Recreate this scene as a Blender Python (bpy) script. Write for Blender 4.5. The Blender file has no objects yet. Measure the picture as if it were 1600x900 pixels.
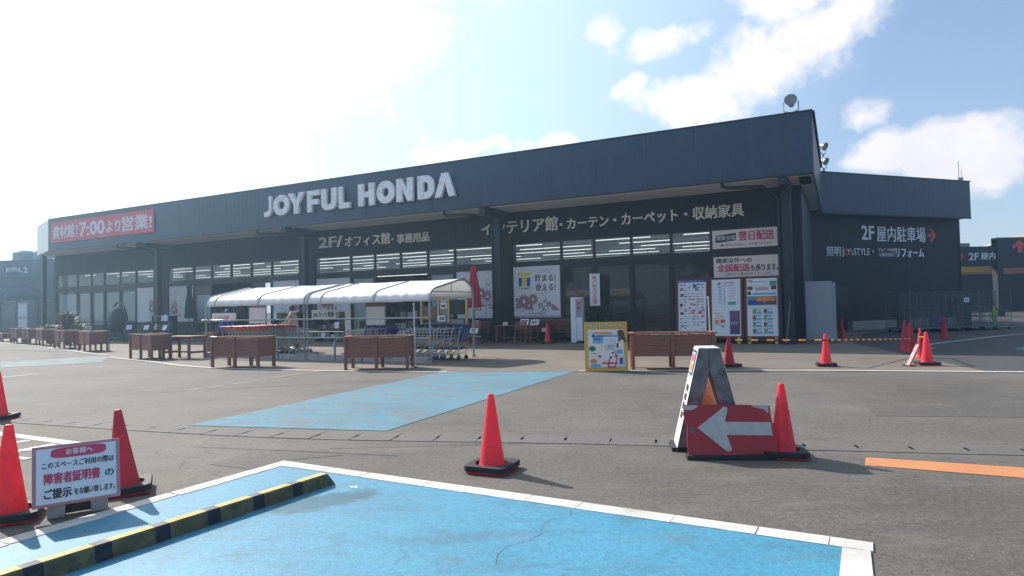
import bpy, bmesh, math, random
from mathutils import Vector, Matrix
random.seed(7)
S = bpy.context.scene
COL = S.collection
R = math.radians
HAZE = 0.0024

# ------------------------------------------------------------------ camera
F_PX, PITCH, ROLL = 1000.0, math.atan(28 / 1000.0), R(1.2)
cam = bpy.data.objects.new('camera', bpy.data.cameras.new('camera'))
COL.objects.link(cam)
cam.data.sensor_width = 36
cam.data.lens = F_PX / 1600 * 36
cam.data.clip_end = 3000
_R0, _U0 = Vector((1, 0, 0)), Vector((0, -math.sin(PITCH), math.cos(PITCH)))
_B0 = Vector((0, -math.cos(PITCH), -math.sin(PITCH)))
_c, _s = math.cos(ROLL), math.sin(ROLL)
_r, _u = _R0 * _c - _U0 * _s, _R0 * _s + _U0 * _c
m3 = Matrix((_r, _u, _B0)).transposed()
cam.matrix_world = Matrix.Translation((0, 0, 1.5)) @ m3.to_4x4()
S.camera = cam

# ------------------------------------------------------------------ light
SUN_AZ, SUN_EL = R(-47), R(37.5)          # azimuth from +Y towards +X
S.view_settings.view_transform = 'Standard'
S.view_settings.look = 'None'
S.view_settings.gamma = 1.0
S.view_settings.exposure = 0.55
sun_dir = Vector((math.sin(SUN_AZ) * math.cos(SUN_EL), math.cos(SUN_AZ) * math.cos(SUN_EL), math.sin(SUN_EL)))
sl = bpy.data.lights.new('sun', 'SUN')
sl.energy = 4.7
sl.angle = R(0.5)
sl.color = (1.0, 0.93, 0.84)
so = bpy.data.objects.new('sun', sl)
so.rotation_euler = (-sun_dir).to_track_quat('-Z', 'Y').to_euler()
so.location = sun_dir * 60
COL.objects.link(so)

world = bpy.data.worlds.new('World')
S.world = world
world.use_nodes = True
wn, wl = world.node_tree.nodes, world.node_tree.links
wn.clear()
def N_(t, **k):
    n = wn.new(t)
    for a, b in k.items():
        setattr(n, a, b)
    return n
def wmath(op, a, b=None, clamp=False):
    n = N_('ShaderNodeMath', operation=op, use_clamp=clamp)
    for i, v in enumerate((a, b)):
        if v is None:
            continue
        if isinstance(v, (int, float)):
            n.inputs[i].default_value = v
        else:
            wl.new(v, n.inputs[i])
    return n.outputs[0]
sky = N_('ShaderNodeTexSky', sky_type='NISHITA', sun_disc=False, sun_elevation=SUN_EL, sun_rotation=SUN_AZ,
         air_density=1.0, dust_density=1.2, ozone_density=1.0, altitude=20)
tc = N_('ShaderNodeTexCoord')
nrm = N_('ShaderNodeVectorMath', operation='NORMALIZE')
wl.new(tc.outputs['Generated'], nrm.inputs[0])
D = nrm.outputs[0]
sep = N_('ShaderNodeSeparateXYZ'); wl.new(D, sep.inputs[0])
zz = wmath('ADD', wmath('MAXIMUM', sep.outputs[2], 0.0), 0.16)
px_, py_ = wmath('DIVIDE', sep.outputs[0], zz), wmath('DIVIDE', sep.outputs[1], zz)
cmb = N_('ShaderNodeCombineXYZ'); wl.new(px_, cmb.inputs[0]); wl.new(py_, cmb.inputs[1])
def wnoise(vec, scale, detail, rough=0.55):
    n = N_('ShaderNodeTexNoise'); wl.new(vec, n.inputs['Vector'])
    n.inputs['Scale'].default_value = scale; n.inputs['Detail'].default_value = detail
    n.inputs['Roughness'].default_value = rough
    return n.outputs['Fac']
n1 = wnoise(cmb.outputs[0], 1.7, 9, 0.6)
n2 = wnoise(D, 9.0, 7, 0.6)
wc = N_('ShaderNodeTexNoise'); wl.new(D, wc.inputs['Vector']); wc.inputs['Scale'].default_value = 7.0; wc.inputs['Detail'].default_value = 6
ws = N_('ShaderNodeVectorMath', operation='SUBTRACT'); wl.new(wc.outputs['Color'], ws.inputs[0]); ws.inputs[1].default_value = (.5, .5, .5)
wm = N_('ShaderNodeVectorMath', operation='MULTIPLY_ADD'); wl.new(ws.outputs[0], wm.inputs[0]); wm.inputs[1].default_value = (.16, .16, .10); wl.new(D, wm.inputs[2])
DW = wm.outputs[0]
def blob(c, rad, soft):
    dd = N_('ShaderNodeVectorMath', operation='SUBTRACT'); wl.new(DW, dd.inputs[0]); dd.inputs[1].default_value = c
    sc = N_('ShaderNodeVectorMath', operation='MULTIPLY'); wl.new(dd.outputs[0], sc.inputs[0]); sc.inputs[1].default_value = (1 / rad[0], 1 / rad[0], 1 / rad[1])
    ln = N_('ShaderNodeVectorMath', operation='LENGTH'); wl.new(sc.outputs[0], ln.inputs[0])
    return wmath('MULTIPLY', wmath('SUBTRACT', 1.0, ln.outputs['Value'], True), soft)
# cumulus puffs: direction, (half width, half height), weight
PUFFS = [((0.345, 0.882, 0.318), (0.14, 0.068), 1.1), ((0.277, 0.915, 0.292), (0.12, 0.055), 1.1),
         ((0.41, 0.835, 0.355), (0.12, 0.075), 1.05), ((0.385, 0.86, 0.41), (0.12, 0.06), 1.0),
         ((0.552, 0.813, 0.185), (0.165, 0.056), 1.15), ((0.50, 0.845, 0.18), (0.09, 0.04), 1.0), ((0.61, 0.775, 0.17), (0.13, 0.05), .9),
         ((0.217, 0.901, 0.376), (0.07, 0.04), .8), ((0.137, 0.91, 0.391), (0.06, 0.05), .65),
         ((0.073, 0.966, 0.247), (0.07, 0.026), .8), ((-0.05, 0.969, 0.235), (0.12, 0.03), .8), ((0.474, 0.846, 0.244), (0.06, 0.03), .6),
         ((0.19, 0.93, 0.317), (0.05, 0.03), .6)]
acc = None
for c, rad, w in PUFFS:
    b = blob(c, rad, w)
    acc = b if acc is None else wmath('MAXIMUM', acc, b)
glow = blob((sun_dir.x, sun_dir.y, sun_dir.z), (1.12, 0.98), 1.0)      # thick bright cloud bank round the sun
# density = puffs with ragged edge + bank + thin stray cloud
rag = wmath('MULTIPLY', wmath('SUBTRACT', n2, 0.5), 2.0)
dens1 = wmath('MULTIPLY', wmath('ADD', wmath('SUBTRACT', acc, 0.26), wmath('MULTIPLY', rag, 0.95)), 2.9, True)
dens1 = wmath('MULTIPLY', dens1, wmath('MULTIPLY', acc, 6.0, True), True)
dens2 = wmath('MULTIPLY', wmath('ADD', wmath('SUBTRACT', glow, 0.36), wmath('MULTIPLY', rag, 0.35)), 3.4, True)
dens3 = wmath('MULTIPLY', wmath('SUBTRACT', n1, 0.60), 3.0, True)
dens = wmath('MAXIMUM', wmath('MAXIMUM', dens1, dens2), wmath('MULTIPLY', dens3, 0.45))
# clouds are brighter towards the sun
dot = N_('ShaderNodeVectorMath', operation='DOT_PRODUCT'); wl.new(D, dot.inputs[0]); dot.inputs[1].default_value = sun_dir
fwd = wmath('POWER', wmath('MAXIMUM', dot.outputs['Value'], 0.0), 3.0)
SKY_K = 0.10
cl_str = wmath('ADD', wmath('MULTIPLY', fwd, 5.0), 7.4)
cshade = wmath('ADD', wmath('MULTIPLY', wnoise(D, 14.0, 5), 0.32), 0.84)
cl = N_('ShaderNodeMix', data_type='RGBA')
cl.inputs['Factor'].default_value = 1.0
cl.blend_type = 'MULTIPLY'
cl.inputs['A'].default_value = (1.0, 0.955, 0.985, 1)
vv = N_('ShaderNodeCombineXYZ')
cs2 = wmath('MULTIPLY', cl_str, cshade)
for i in range(3):
    wl.new(cs2, vv.inputs[i])
wl.new(vv.outputs[0], cl.inputs['B'])
hz = wmath('POWER', wmath('SUBTRACT', 1.0, wmath('MAXIMUM', sep.outputs[2], 0.0), True), 9.0)
milk = N_('ShaderNodeMix', data_type='RGBA')                             # humid air whitens the low sky
wl.new(wmath('ADD', wmath('MULTIPLY', hz, 0.30), 0.20), milk.inputs['Factor'])
wl.new(sky.outputs[0], milk.inputs['A'])
milk.inputs['B'].default_value = (4.6, 6.3, 9.2, 1)
near = wmath('MULTIPLY', wmath('SUBTRACT', dot.outputs['Value'], 0.35), 1.25, True)          # forward-scattered glare round the sun
milk2 = N_('ShaderNodeMix', data_type='RGBA')
wl.new(near, milk2.inputs['Factor']); wl.new(milk.outputs['Result'], milk2.inputs['A']); milk2.inputs['B'].default_value = (7.4, 9.5, 10.2, 1)
mx = N_('ShaderNodeMix', data_type='RGBA')
wl.new(wmath('MULTIPLY', dens, 0.9), mx.inputs['Factor'])
wl.new(milk2.outputs['Result'], mx.inputs['A'])
wl.new(cl.outputs['Result'], mx.inputs['B'])
bg = N_('ShaderNodeBackground'); bg.inputs['Strength'].default_value = SKY_K
wl.new(mx.outputs['Result'], bg.inputs['Color'])
wo = N_('ShaderNodeOutputWorld'); wl.new(bg.outputs[0], wo.inputs['Surface'])

# ------------------------------------------------------------------ frames
# the store front runs along U; s = metres to the right of its right-hand corner, n = metres out from the wall
ORI = Vector((9.93, 22.72)); UD = Vector((0.88985, -0.45625)); ND = Vector((-0.45625, -0.88985))
YAW = math.atan2(UD.y, UD.x)
def W(s, n, z=0.0):
    p = ORI + UD * s + ND * n
    return Vector((p.x, p.y, z))

# ------------------------------------------------------------------ mesh helpers
class MB:
    def __init__(self):
        self.v, self.f, self.mi, self.M = [], [], [], None
    def add(self, vs, fs, mi=0, M=None):
        b = len(self.v)
        for p in vs:
            p = Vector(p)
            if M is not None:
                p = M @ p
            if self.M is not None:
                p = self.M @ p
            self.v.append(p)
        for f in fs:
            self.f.append([b + i for i in f]); self.mi.append(mi)
        return self
    def box(self, x0, x1, y0, y1, z0, z1, mi=0, M=None):
        vs = [(x, y, z) for z in (z0, z1) for y in (y0, y1) for x in (x0, x1)]
        fs = [(0, 2, 3, 1), (4, 5, 7, 6), (0, 1, 5, 4), (2, 6, 7, 3), (0, 4, 6, 2), (1, 3, 7, 5)]
        return self.add(vs, fs, mi, M)
    def bar(self, a, b, w, h=None, mi=0, up=(0, 0, 1)):
        a, b = Vector(a), Vector(b); h = h or w
        d = (b - a).normalized(); u = Vector(up)
        if abs(d.dot(u)) > .98: u = Vector((0, 1, 0))
        s = d.cross(u).normalized(); u = s.cross(d)
        vs = [p + s * (i * w / 2) + u * (j * h / 2) for p in (a, b) for j in (-1, 1) for i in (-1, 1)]
        fs = [(0, 1, 3, 2), (4, 6, 7, 5), (0, 4, 5, 1), (2, 3, 7, 6), (0, 2, 6, 4), (1, 5, 7, 3)]
        return self.add(vs, fs, mi)
    def prism(self, pts, z0, z1, mi=0, M=None):
        n = len(pts)
        vs = [(p[0], p[1], z0) for p in pts] + [(p[0], p[1], z1) for p in pts]
        fs = [tuple(reversed(range(n))), tuple(range(n, 2 * n))] + [(i, (i + 1) % n, n + (i + 1) % n, n + i) for i in range(n)]
        return self.add(vs, fs, mi, M)
    def ring(self, outer, inner, z0, z1, mi=0, M=None):
        n = len(outer)
        vs = [(*p, z) for z in (z0, z1) for l in (outer, inner) for p in l]
        fs = []
        for i in range(n):
            j = (i + 1) % n
            fs += [(2 * n + i, 2 * n + j, 3 * n + j, 3 * n + i), (j, i, n + i, n + j), (i, j, 2 * n + j, 2 * n + i), (n + j, n + i, 3 * n + i, 3 * n + j)]
        return self.add(vs, fs, mi, M)
    def tube(self, pts, r, n=8, mi=0, closed=False, cap=True):
        pts = [Vector(p) for p in pts]; m = len(pts); rs = r if isinstance(r, (list, tuple)) else [r] * m
        vs, fs = [], []; prev = None
        for i, p in enumerate(pts):
            a = pts[(i - 1) % m] if (i or closed) else p
            b = pts[(i + 1) % m] if (i < m - 1 or closed) else p
            d = (b - a).normalized()
            if prev is None:
                u = Vector((0, 0, 1)) if abs(d.z) < .9 else Vector((0, 1, 0))
                u = (u - d * u.dot(d)).normalized()
            else:
                u = (prev - d * prev.dot(d)).normalized()
            prev = u; w = d.cross(u)
            for k in range(n):
                a_ = 2 * math.pi * k / n
                vs.append(p + (u * math.cos(a_) + w * math.sin(a_)) * rs[i])
        for i in range(m if closed else m - 1):
            for k in range(n):
                j = (i + 1) % m; l = (k + 1) % n
                fs.append((i * n + k, i * n + l, j * n + l, j * n + k))
        if cap and not closed:
            fs.append(tuple(reversed(range(n)))); fs.append(tuple(range((m - 1) * n, m * n)))
        return self.add(vs, fs, mi)
    def lathe(self, prof, n=24, mi=0, M=None, cap=True):
        vs, fs = [], []
        for r, z in prof:
            for k in range(n):
                a = 2 * math.pi * k / n
                vs.append((r * math.cos(a), r * math.sin(a), z))
        for i in range(len(prof) - 1):
            for k in range(n):
                l = (k + 1) % n
                fs.append((i * n + k, i * n + l, (i + 1) * n + l, (i + 1) * n + k))
        if cap:
            fs.append(tuple(reversed(range(n)))); fs.append(tuple(range((len(prof) - 1) * n, len(prof) * n)))
        return self.add(vs, fs, mi, M)
    def mesh(self, name, mats, smooth=False):
        me = bpy.data.meshes.new(name)
        me.from_pydata([tuple(p) for p in self.v], [], self.f)
        for m in (mats if isinstance(mats, (list, tuple)) else [mats]):
            me.materials.append(m)
        me.polygons.foreach_set('material_index', self.mi)
        if smooth:
            me.polygons.foreach_set('use_smooth', [True] * len(me.polygons))
        me.update()
        return me
    def build(self, name, mats, parent=None, loc=None, rz=0, smooth=False, bevel=0, kind=None, rot=None):
        me = self.mesh(name, mats, smooth)
        if smooth:
            me.set_sharp_from_angle(angle=R(38))
        o = bpy.data.objects.new(name, me)
        COL.objects.link(o)
        if loc is not None: o.location = loc
        o.rotation_euler = rot or (0, 0, rz)
        if parent is not None: o.parent = parent
        if bevel:
            b = o.modifiers.new('bevel', 'BEVEL'); b.width = bevel; b.segments = 2; b.limit_method = 'ANGLE'
        if kind: o['kind'] = kind
        return o
def link_mesh(name, me, parent=None, loc=(0, 0, 0), rot=(0, 0, 0), kind=None):
    o = bpy.data.objects.new(name, me); COL.objects.link(o)
    o.location = loc; o.rotation_euler = rot; o.parent = parent
    if kind: o['kind'] = kind
    return o
def tag(o, label=None, cat=None, group=None, kind=None):
    if label: o['label'] = label
    if cat: o['category'] = cat
    if group: o['group'] = group
    if kind: o['kind'] = kind
    return o
def thing(name, label, cat, loc=(0, 0, 0), rz=0, group=None):
    o = bpy.data.objects.new(name, None); o.empty_display_size = .2
    COL.objects.link(o); o.location = loc; o.rotation_euler = (0, 0, rz)
    return tag(o, label, cat, group)
KIDS = {}
def copy_tree(o, parent=None):
    c = o.copy(); COL.objects.link(c)
    if parent is not None: c.parent = parent
    for ch in [k for k in bpy.data.objects if k.parent == o and k is not c]:
        copy_tree(ch, c)
    return c
def place(o, loc, rz, label, scale=None):
    c = copy_tree(o); c.location = loc; c.rotation_euler = (0, 0, rz); c['label'] = label
    if scale: c.scale = scale
    return c

# ------------------------------------------------------------------ materials
def mat(name, base, rough=.6, metal=0.0, var=.12, scale=6.0, bump=0.0, bscale=60.0, coat=0.0, spec=None, dirt=None, stretch=None, emit=None):
    m = bpy.data.materials.new(name); m.use_nodes = True
    nt = m.node_tree; b = nt.nodes['Principled BSDF']
    b.inputs['Roughness'].default_value = rough; b.inputs['Metallic'].default_value = metal
    if coat: b.inputs['Coat Weight'].default_value = coat
    if spec is not None: b.inputs['Specular IOR Level'].default_value = spec
    tcn = nt.nodes.new('ShaderNodeTexCoord'); vec = tcn.outputs['Object']
    if stretch:
        mp = nt.nodes.new('ShaderNodeMapping'); mp.inputs['Scale'].default_value = stretch
        nt.links.new(vec, mp.inputs['Vector']); vec = mp.outputs['Vector']
    ns = nt.nodes.new('ShaderNodeTexNoise'); nt.links.new(vec, ns.inputs['Vector'])
    ns.inputs['Scale'].default_value = scale; ns.inputs['Detail'].default_value = 6
    rp = nt.nodes.new('ShaderNodeMapRange'); nt.links.new(ns.outputs['Fac'], rp.inputs['Value'])
    rp.inputs['From Min'].default_value = .3; rp.inputs['From Max'].default_value = .7
    rp.inputs['To Min'].default_value = 1 - var; rp.inputs['To Max'].default_value = 1 + var
    mu = nt.nodes.new('ShaderNodeVectorMath'); mu.operation = 'SCALE'
    mu.inputs[0].default_value = base; nt.links.new(rp.outputs[0], mu.inputs['Scale'])
    colr = mu.outputs[0]
    if dirt:
        dcol, amt, dsc = dirt
        n3 = nt.nodes.new('ShaderNodeTexNoise'); nt.links.new(vec, n3.inputs['Vector'])
        n3.inputs['Scale'].default_value = dsc; n3.inputs['Detail'].default_value = 8; n3.inputs['Roughness'].default_value = .7
        r3 = nt.nodes.new('ShaderNodeMapRange'); nt.links.new(n3.outputs['Fac'], r3.inputs['Value'])
        r3.inputs['From Min'].default_value = .5; r3.inputs['From Max'].default_value = .72
        r3.inputs['To Min'].default_value = 0; r3.inputs['To Max'].default_value = amt
        mi = nt.nodes.new('ShaderNodeMix'); mi.data_type = 'RGBA'
        nt.links.new(r3.outputs[0], mi.inputs['Factor']); nt.links.new(colr, mi.inputs['A']); mi.inputs['B'].default_value = (*dcol, 1)
        colr = mi.outputs['Result']
    nt.links.new(colr, b.inputs['Base Color'])
    if emit:
        nt.links.new(colr, b.inputs['Emission Color']); b.inputs['Emission Strength'].default_value = emit
    if bump:
        nb = nt.nodes.new('ShaderNodeTexNoise'); nt.links.new(vec, nb.inputs['Vector'])
        nb.inputs['Scale'].default_value = bscale; nb.inputs['Detail'].default_value = 4
        bp = nt.nodes.new('ShaderNodeBump'); bp.inputs['Strength'].default_value = bump; bp.inputs['Distance'].default_value = .01
        nt.links.new(nb.outputs['Fac'], bp.inputs['Height']); nt.links.new(bp.outputs[0], b.inputs['Normal'])
    return m
def ground_mat(name, base, speck=.35, scuff=0.0, spot=None, worn=None, wornamt=0, tint=(.10, .095, .09), rough=.85, patch=.22, cracks=0.0, lines=None):
    """weathered asphalt or paint on asphalt, in metres"""
    m = bpy.data.materials.new(name); m.use_nodes = True
    nt = m.node_tree; L = nt.links.new; b = nt.nodes['Principled BSDF']; b.inputs['Roughness'].default_value = rough
    tcn = nt.nodes.new('ShaderNodeTexCoord'); vec = tcn.outputs['Object']
    def noise(sc, det=4, ro=.55, v=vec):
        n = nt.nodes.new('ShaderNodeTexNoise'); L(v, n.inputs['Vector']); n.inputs['Scale'].default_value = sc
        n.inputs['Detail'].default_value = det; n.inputs['Roughness'].default_value = ro; return n.outputs['Fac']
    def rng(f, a, c, d, e):
        r = nt.nodes.new('ShaderNodeMapRange'); L(f, r.inputs['Value'])
        for k, v in zip(('From Min', 'From Max', 'To Min', 'To Max'), (a, c, d, e)): r.inputs[k].default_value = v
        return r.outputs[0]
    def mul(a, c):
        n = nt.nodes.new('ShaderNodeMath'); n.operation = 'MULTIPLY'; L(a, n.inputs[0])
        if isinstance(c, float): n.inputs[1].default_value = c
        else: L(c, n.inputs[1])
        return n.outputs[0]
    big = rng(noise(.35, 5, .6), .3, .7, 1 - patch, 1 + patch)
    mid = rng(noise(2.2, 5), .3, .7, .93, 1.07)
    fine = rng(noise(75, 3, .8), .25, .75, 1 - speck, 1 + speck)
    grit = rng(noise(22, 4, .75), .3, .7, 1 - speck * .55, 1 + speck * .55)
    f = mul(mul(mul(big, mid), fine), grit)
    mu = nt.nodes.new('ShaderNodeVectorMath'); mu.operation = 'SCALE'; mu.inputs[0].default_value = base; L(f, mu.inputs['Scale'])
    col = mu.outputs[0]
    if worn:
        mp = nt.nodes.new('ShaderNodeMapping'); mp.inputs['Scale'].default_value = (1, 2.6, 1); mp.inputs['Rotation'].default_value = (0, 0, .5); L(vec, mp.inputs['Vector'])
        w = rng(noise(1.3, 9, .72, mp.outputs[0]), .60 - wornamt * .18, .72 - wornamt * .18, 0, .9)
        mi = nt.nodes.new('ShaderNodeMix'); mi.data_type = 'RGBA'; L(w, mi.inputs['Factor']); L(col, mi.inputs['A'])
        w2 = nt.nodes.new('ShaderNodeVectorMath'); w2.operation = 'SCALE'; w2.inputs[0].default_value = worn; L(fine, w2.inputs['Scale']); L(w2.outputs[0], mi.inputs['B'])
        col = mi.outputs['Result']
    if spot:                                                   # an oil stain soaked into the paint
        (cx_, cy_), ang_, rx_, ry_, scol = spot
        mp = nt.nodes.new('ShaderNodeMapping'); mp.vector_type = 'TEXTURE'; mp.inputs['Location'].default_value = (cx_, cy_, 0); mp.inputs['Rotation'].default_value = (0, 0, ang_); mp.inputs['Scale'].default_value = (rx_, ry_, 1); L(vec, mp.inputs['Vector'])
        ln = nt.nodes.new('ShaderNodeVectorMath'); ln.operation = 'LENGTH'; L(mp.outputs[0], ln.inputs[0])
        ad = nt.nodes.new('ShaderNodeMath'); ad.operation = 'ADD'; L(ln.outputs['Value'], ad.inputs[0]); L(rng(noise(7, 8, .7), .3, .7, -.45, .45), ad.inputs[1])
        g = rng(ad.outputs[0], .85, 1.35, .9, 0)
        mi = nt.nodes.new('ShaderNodeMix'); mi.data_type = 'RGBA'; L(g, mi.inputs['Factor']); L(col, mi.inputs['A']); mi.inputs['B'].default_value = (*scol, 1); col = mi.outputs['Result']
    if scuff:                                                  # tyre marks and grime, streaked and patchy
        for rot, sx_, sc_, colr_, k in ((.45, 5.0, .55, (.045, .044, .042), 1.0), (-.9, 4.0, .8, (.06, .058, .055), .7), (0, 1, 3.2, (.05, .048, .045), .8)):
            mp = nt.nodes.new('ShaderNodeMapping'); mp.inputs['Scale'].default_value = (1, sx_, 1); mp.inputs['Rotation'].default_value = (0, 0, rot); L(vec, mp.inputs['Vector'])
            g = rng(noise(sc_, 8, .68, mp.outputs[0]), .54, .74, 0, scuff * k)
            mi = nt.nodes.new('ShaderNodeMix'); mi.data_type = 'RGBA'; L(g, mi.inputs['Factor']); L(col, mi.inputs['A']); mi.inputs['B'].default_value = (*colr_, 1); col = mi.outputs['Result']
    if cracks:
        nv = nt.nodes.new('ShaderNodeVectorMath'); nv.operation = 'ADD'
        no = nt.nodes.new('ShaderNodeTexNoise'); L(vec, no.inputs['Vector']); no.inputs['Scale'].default_value = 1.1; no.inputs['Detail'].default_value = 5
        L(vec, nv.inputs[0]); L(no.outputs['Color'], nv.inputs[1])
        vo = nt.nodes.new('ShaderNodeTexVoronoi'); vo.feature = 'DISTANCE_TO_EDGE'; vo.inputs['Scale'].default_value = .22; L(nv.outputs[0], vo.inputs['Vector'])
        cr = rng(vo.outputs['Distance'], .0, .0022, cracks, 0)
        gate = rng(noise(.5, 2), .45, .55, 0, 1)
        mi = nt.nodes.new('ShaderNodeMix'); mi.data_type = 'RGBA'; L(mul(cr, gate), mi.inputs['Factor']); L(col, mi.inputs['A']); mi.inputs['B'].default_value = (.02, .019, .018, 1)
        col = mi.outputs['Result']
    # light aggregate and tar flecks
    vo2 = nt.nodes.new('ShaderNodeTexVoronoi'); vo2.inputs['Scale'].default_value = 26; L(vec, vo2.inputs['Vector'])
    fl = rng(vo2.outputs['Distance'], .06, .12, .5, 0)
    sp_ = nt.nodes.new('ShaderNodeSeparateXYZ'); L(vo2.outputs['Color'], sp_.inputs[0])
    pick = rng(sp_.outputs[0], .78, .80, 0, 1)
    mi = nt.nodes.new('ShaderNodeMix'); mi.data_type = 'RGBA'; L(mul(fl, pick), mi.inputs['Factor']); L(col, mi.inputs['A']); mi.inputs['B'].default_value = (.34, .32, .30, 1)
    col = mi.outputs['Result']
    L(col, b.inputs['Base Color'])
    bp = nt.nodes.new('ShaderNodeBump'); bp.inputs['Strength'].default_value = .5; bp.inputs['Distance'].default_value = .004
    L(noise(110, 3), bp.inputs['Height']); L(bp.outputs[0], b.inputs['Normal'])
    return m
def glass_mat(name, tint=(.80, .85, .86), milk=.03):
    m = bpy.data.materials.new(name); m.use_nodes = True
    nt = m.node_tree; L = nt.links.new; nt.nodes.clear()
    out = nt.nodes.new('ShaderNodeOutputMaterial')
    tr = nt.nodes.new('ShaderNodeBsdfTransparent'); tr.inputs['Color'].default_value = (*tint, 1)
    df = nt.nodes.new('ShaderNodeBsdfDiffuse'); df.inputs['Color'].default_value = (.62, .66, .66, 1)
    gl = nt.nodes.new('ShaderNodeBsdfGlossy'); gl.inputs['Roughness'].default_value = .015
    fr = nt.nodes.new('ShaderNodeFresnel'); fr.inputs['IOR'].default_value = 1.52
    ns = nt.nodes.new('ShaderNodeTexNoise'); ns.inputs['Scale'].default_value = .6
    tcn = nt.nodes.new('ShaderNodeTexCoord'); L(tcn.outputs['Object'], ns.inputs['Vector'])
    bp = nt.nodes.new('ShaderNodeBump'); bp.inputs['Strength'].default_value = .03; bp.inputs['Distance'].default_value = .03
    L(ns.outputs['Fac'], bp.inputs['Height']); L(bp.outputs[0], gl.inputs['Normal'])
    m1 = nt.nodes.new('ShaderNodeMixShader'); m1.inputs[0].default_value = milk; L(tr.outputs[0], m1.inputs[1]); L(df.outputs[0], m1.inputs[2])
    ge = nt.nodes.new('ShaderNodeNewGeometry'); inv = nt.nodes.new('ShaderNodeMath'); inv.operation = 'SUBTRACT'; inv.inputs[0].default_value = 1; L(ge.outputs['Backfacing'], inv.inputs[1])
    mf = nt.nodes.new('ShaderNodeMath'); mf.operation = 'MULTIPLY'; L(fr.outputs[0], mf.inputs[0]); L(inv.outputs[0], mf.inputs[1])
    m2 = nt.nodes.new('ShaderNodeMixShader'); L(mf.outputs[0], m2.inputs[0]); L(m1.outputs[0], m2.inputs[1]); L(gl.outputs[0], m2.inputs[2])
    L(m2.outputs[0], out.inputs['Surface'])
    return m
def clad_mat(name, base, period=.25, rough=.5, strength=.5):
    m = mat(name, base, rough=rough, var=.1, scale=1.2, dirt=((base[0] * 1.6, base[1] * 1.5, base[2] * 1.4), .75, 3.0), stretch=(1, 1, .25))
    nt = m.node_tree; L = nt.links.new; b = nt.nodes['Principled BSDF']
    tcn = nt.nodes.new('ShaderNodeTexCoord'); sp = nt.nodes.new('ShaderNodeSeparateXYZ'); L(tcn.outputs['Object'], sp.inputs[0])
    a = nt.nodes.new('ShaderNodeMath'); a.operation = 'MULTIPLY'; L(sp.outputs[0], a.inputs[0]); a.inputs[1].default_value = 1 / period
    c = nt.nodes.new('ShaderNodeMath'); c.operation = 'FRACT'; L(a.outputs[0], c.inputs[0])
    r = nt.nodes.new('ShaderNodeMapRange'); L(c.outputs[0], r.inputs['Value'])
    r.inputs['From Min'].default_value = 0; r.inputs['From Max'].default_value = .08; r.inputs['To Min'].default_value = 0; r.inputs['To Max'].default_value = 1
    bp = nt.nodes.new('ShaderNodeBump'); bp.inputs['Strength'].default_value = strength; bp.inputs['Distance'].default_value = .01
    L(r.outputs[0], bp.inputs['Height']); L(bp.outputs[0], b.inputs['Normal'])
    return m

def translucent(m, amt, colr):
    nt = m.node_tree; out = [n for n in nt.nodes if n.type == 'OUTPUT_MATERIAL'][0]; b = nt.nodes['Principled BSDF']
    tr = nt.nodes.new('ShaderNodeBsdfTranslucent'); tr.inputs['Color'].default_value = (*colr, 1)
    mi = nt.nodes.new('ShaderNodeMixShader'); mi.inputs[0].default_value = amt
    nt.links.new(b.outputs[0], mi.inputs[1]); nt.links.new(tr.outputs[0], mi.inputs[2]); nt.links.new(mi.outputs[0], out.inputs['Surface'])
M = {}
M['asphalt'] = ground_mat('asphalt', (.104, .094, .083), speck=.7, scuff=.4, patch=.28, worn=(.13, .118, .102), wornamt=.35, cracks=.85)
M['apron'] = ground_mat('apron_paving', (.158, .132, .108), worn=(.125, .107, .090), wornamt=.3, speck=.2)
M['patch'] = ground_mat('asphalt_patch', (.086, .078, .070), speck=.5, patch=.2)
M['driveway'] = ground_mat('shade_asphalt', (.052, .049, .050), worn=(.075, .07, .068), wornamt=.2, cracks=.4)  # base lowered to deepen the building's shade on the driveway
M['drain'] = ground_mat('drain_concrete', (.115, .108, .10), speck=.25, patch=.1)
M['blue_paint'] = ground_mat('blue_paint', (.050, .235, .36), spot=((-1.50, 5.05), .62, .40, .16, (.010, .10, .155)), speck=.32, scuff=.5, worn=(.10, .20, .27), wornamt=.28, rough=.6, patch=.1, cracks=.6)
M['blue_faded'] = ground_mat('faded_blue_paint', (.078, .195, .265), speck=.3, scuff=.35, worn=(.13, .145, .150), wornamt=.6, patch=.15)
M['blue_pale'] = ground_mat('pale_blue_paint', (.17, .215, .235), speck=.2, worn=(.11, .105, .10), wornamt=.7)
M['line'] = ground_mat('line_paint', (.55, .53, .50), speck=.15, worn=(.34, .32, .30), wornamt=.3)
M['line_clean'] = ground_mat('bay_line_paint', (.58, .56, .52), scuff=.3, speck=.12, worn=(.40, .375, .34), wornamt=.35)
M['line_thin'] = ground_mat('worn_line_paint', (.24, .225, .20), speck=.2, worn=(.11, .10, .095), wornamt=.75)
M['orange_pale'] = ground_mat('worn_orange_paint', (.34, .215, .15), speck=.2, worn=(.15, .125, .105), wornamt=.6)
M['orange_line'] = ground_mat('orange_paint', (.52, .21, .085), speck=.15, worn=(.36, .20, .12), wornamt=.3)
M['navy'] = clad_mat('navy_cladding', (.019, .041, .086), period=.30, rough=.42)  # lit copy of the cladding: the fascia's extra sky light is in the colour
M['navy_shaded'] = clad_mat('shaded_wall_cladding', (.0095, .0125, .024), period=.30, rough=.6)  # same cladding, darkened for the shade under the overhang
M['navy_smooth'] = mat('navy_panel', (.009, .014, .025), rough=.4, var=.08, scale=.8, dirt=((.022, .034, .055), .4, 1.5))
M['black_frame'] = mat('black_frame', (.012, .014, .018), rough=.4)
M['fascia_light'] = mat('pale_fascia', (.55, .56, .58), rough=.35, var=.04)
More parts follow.
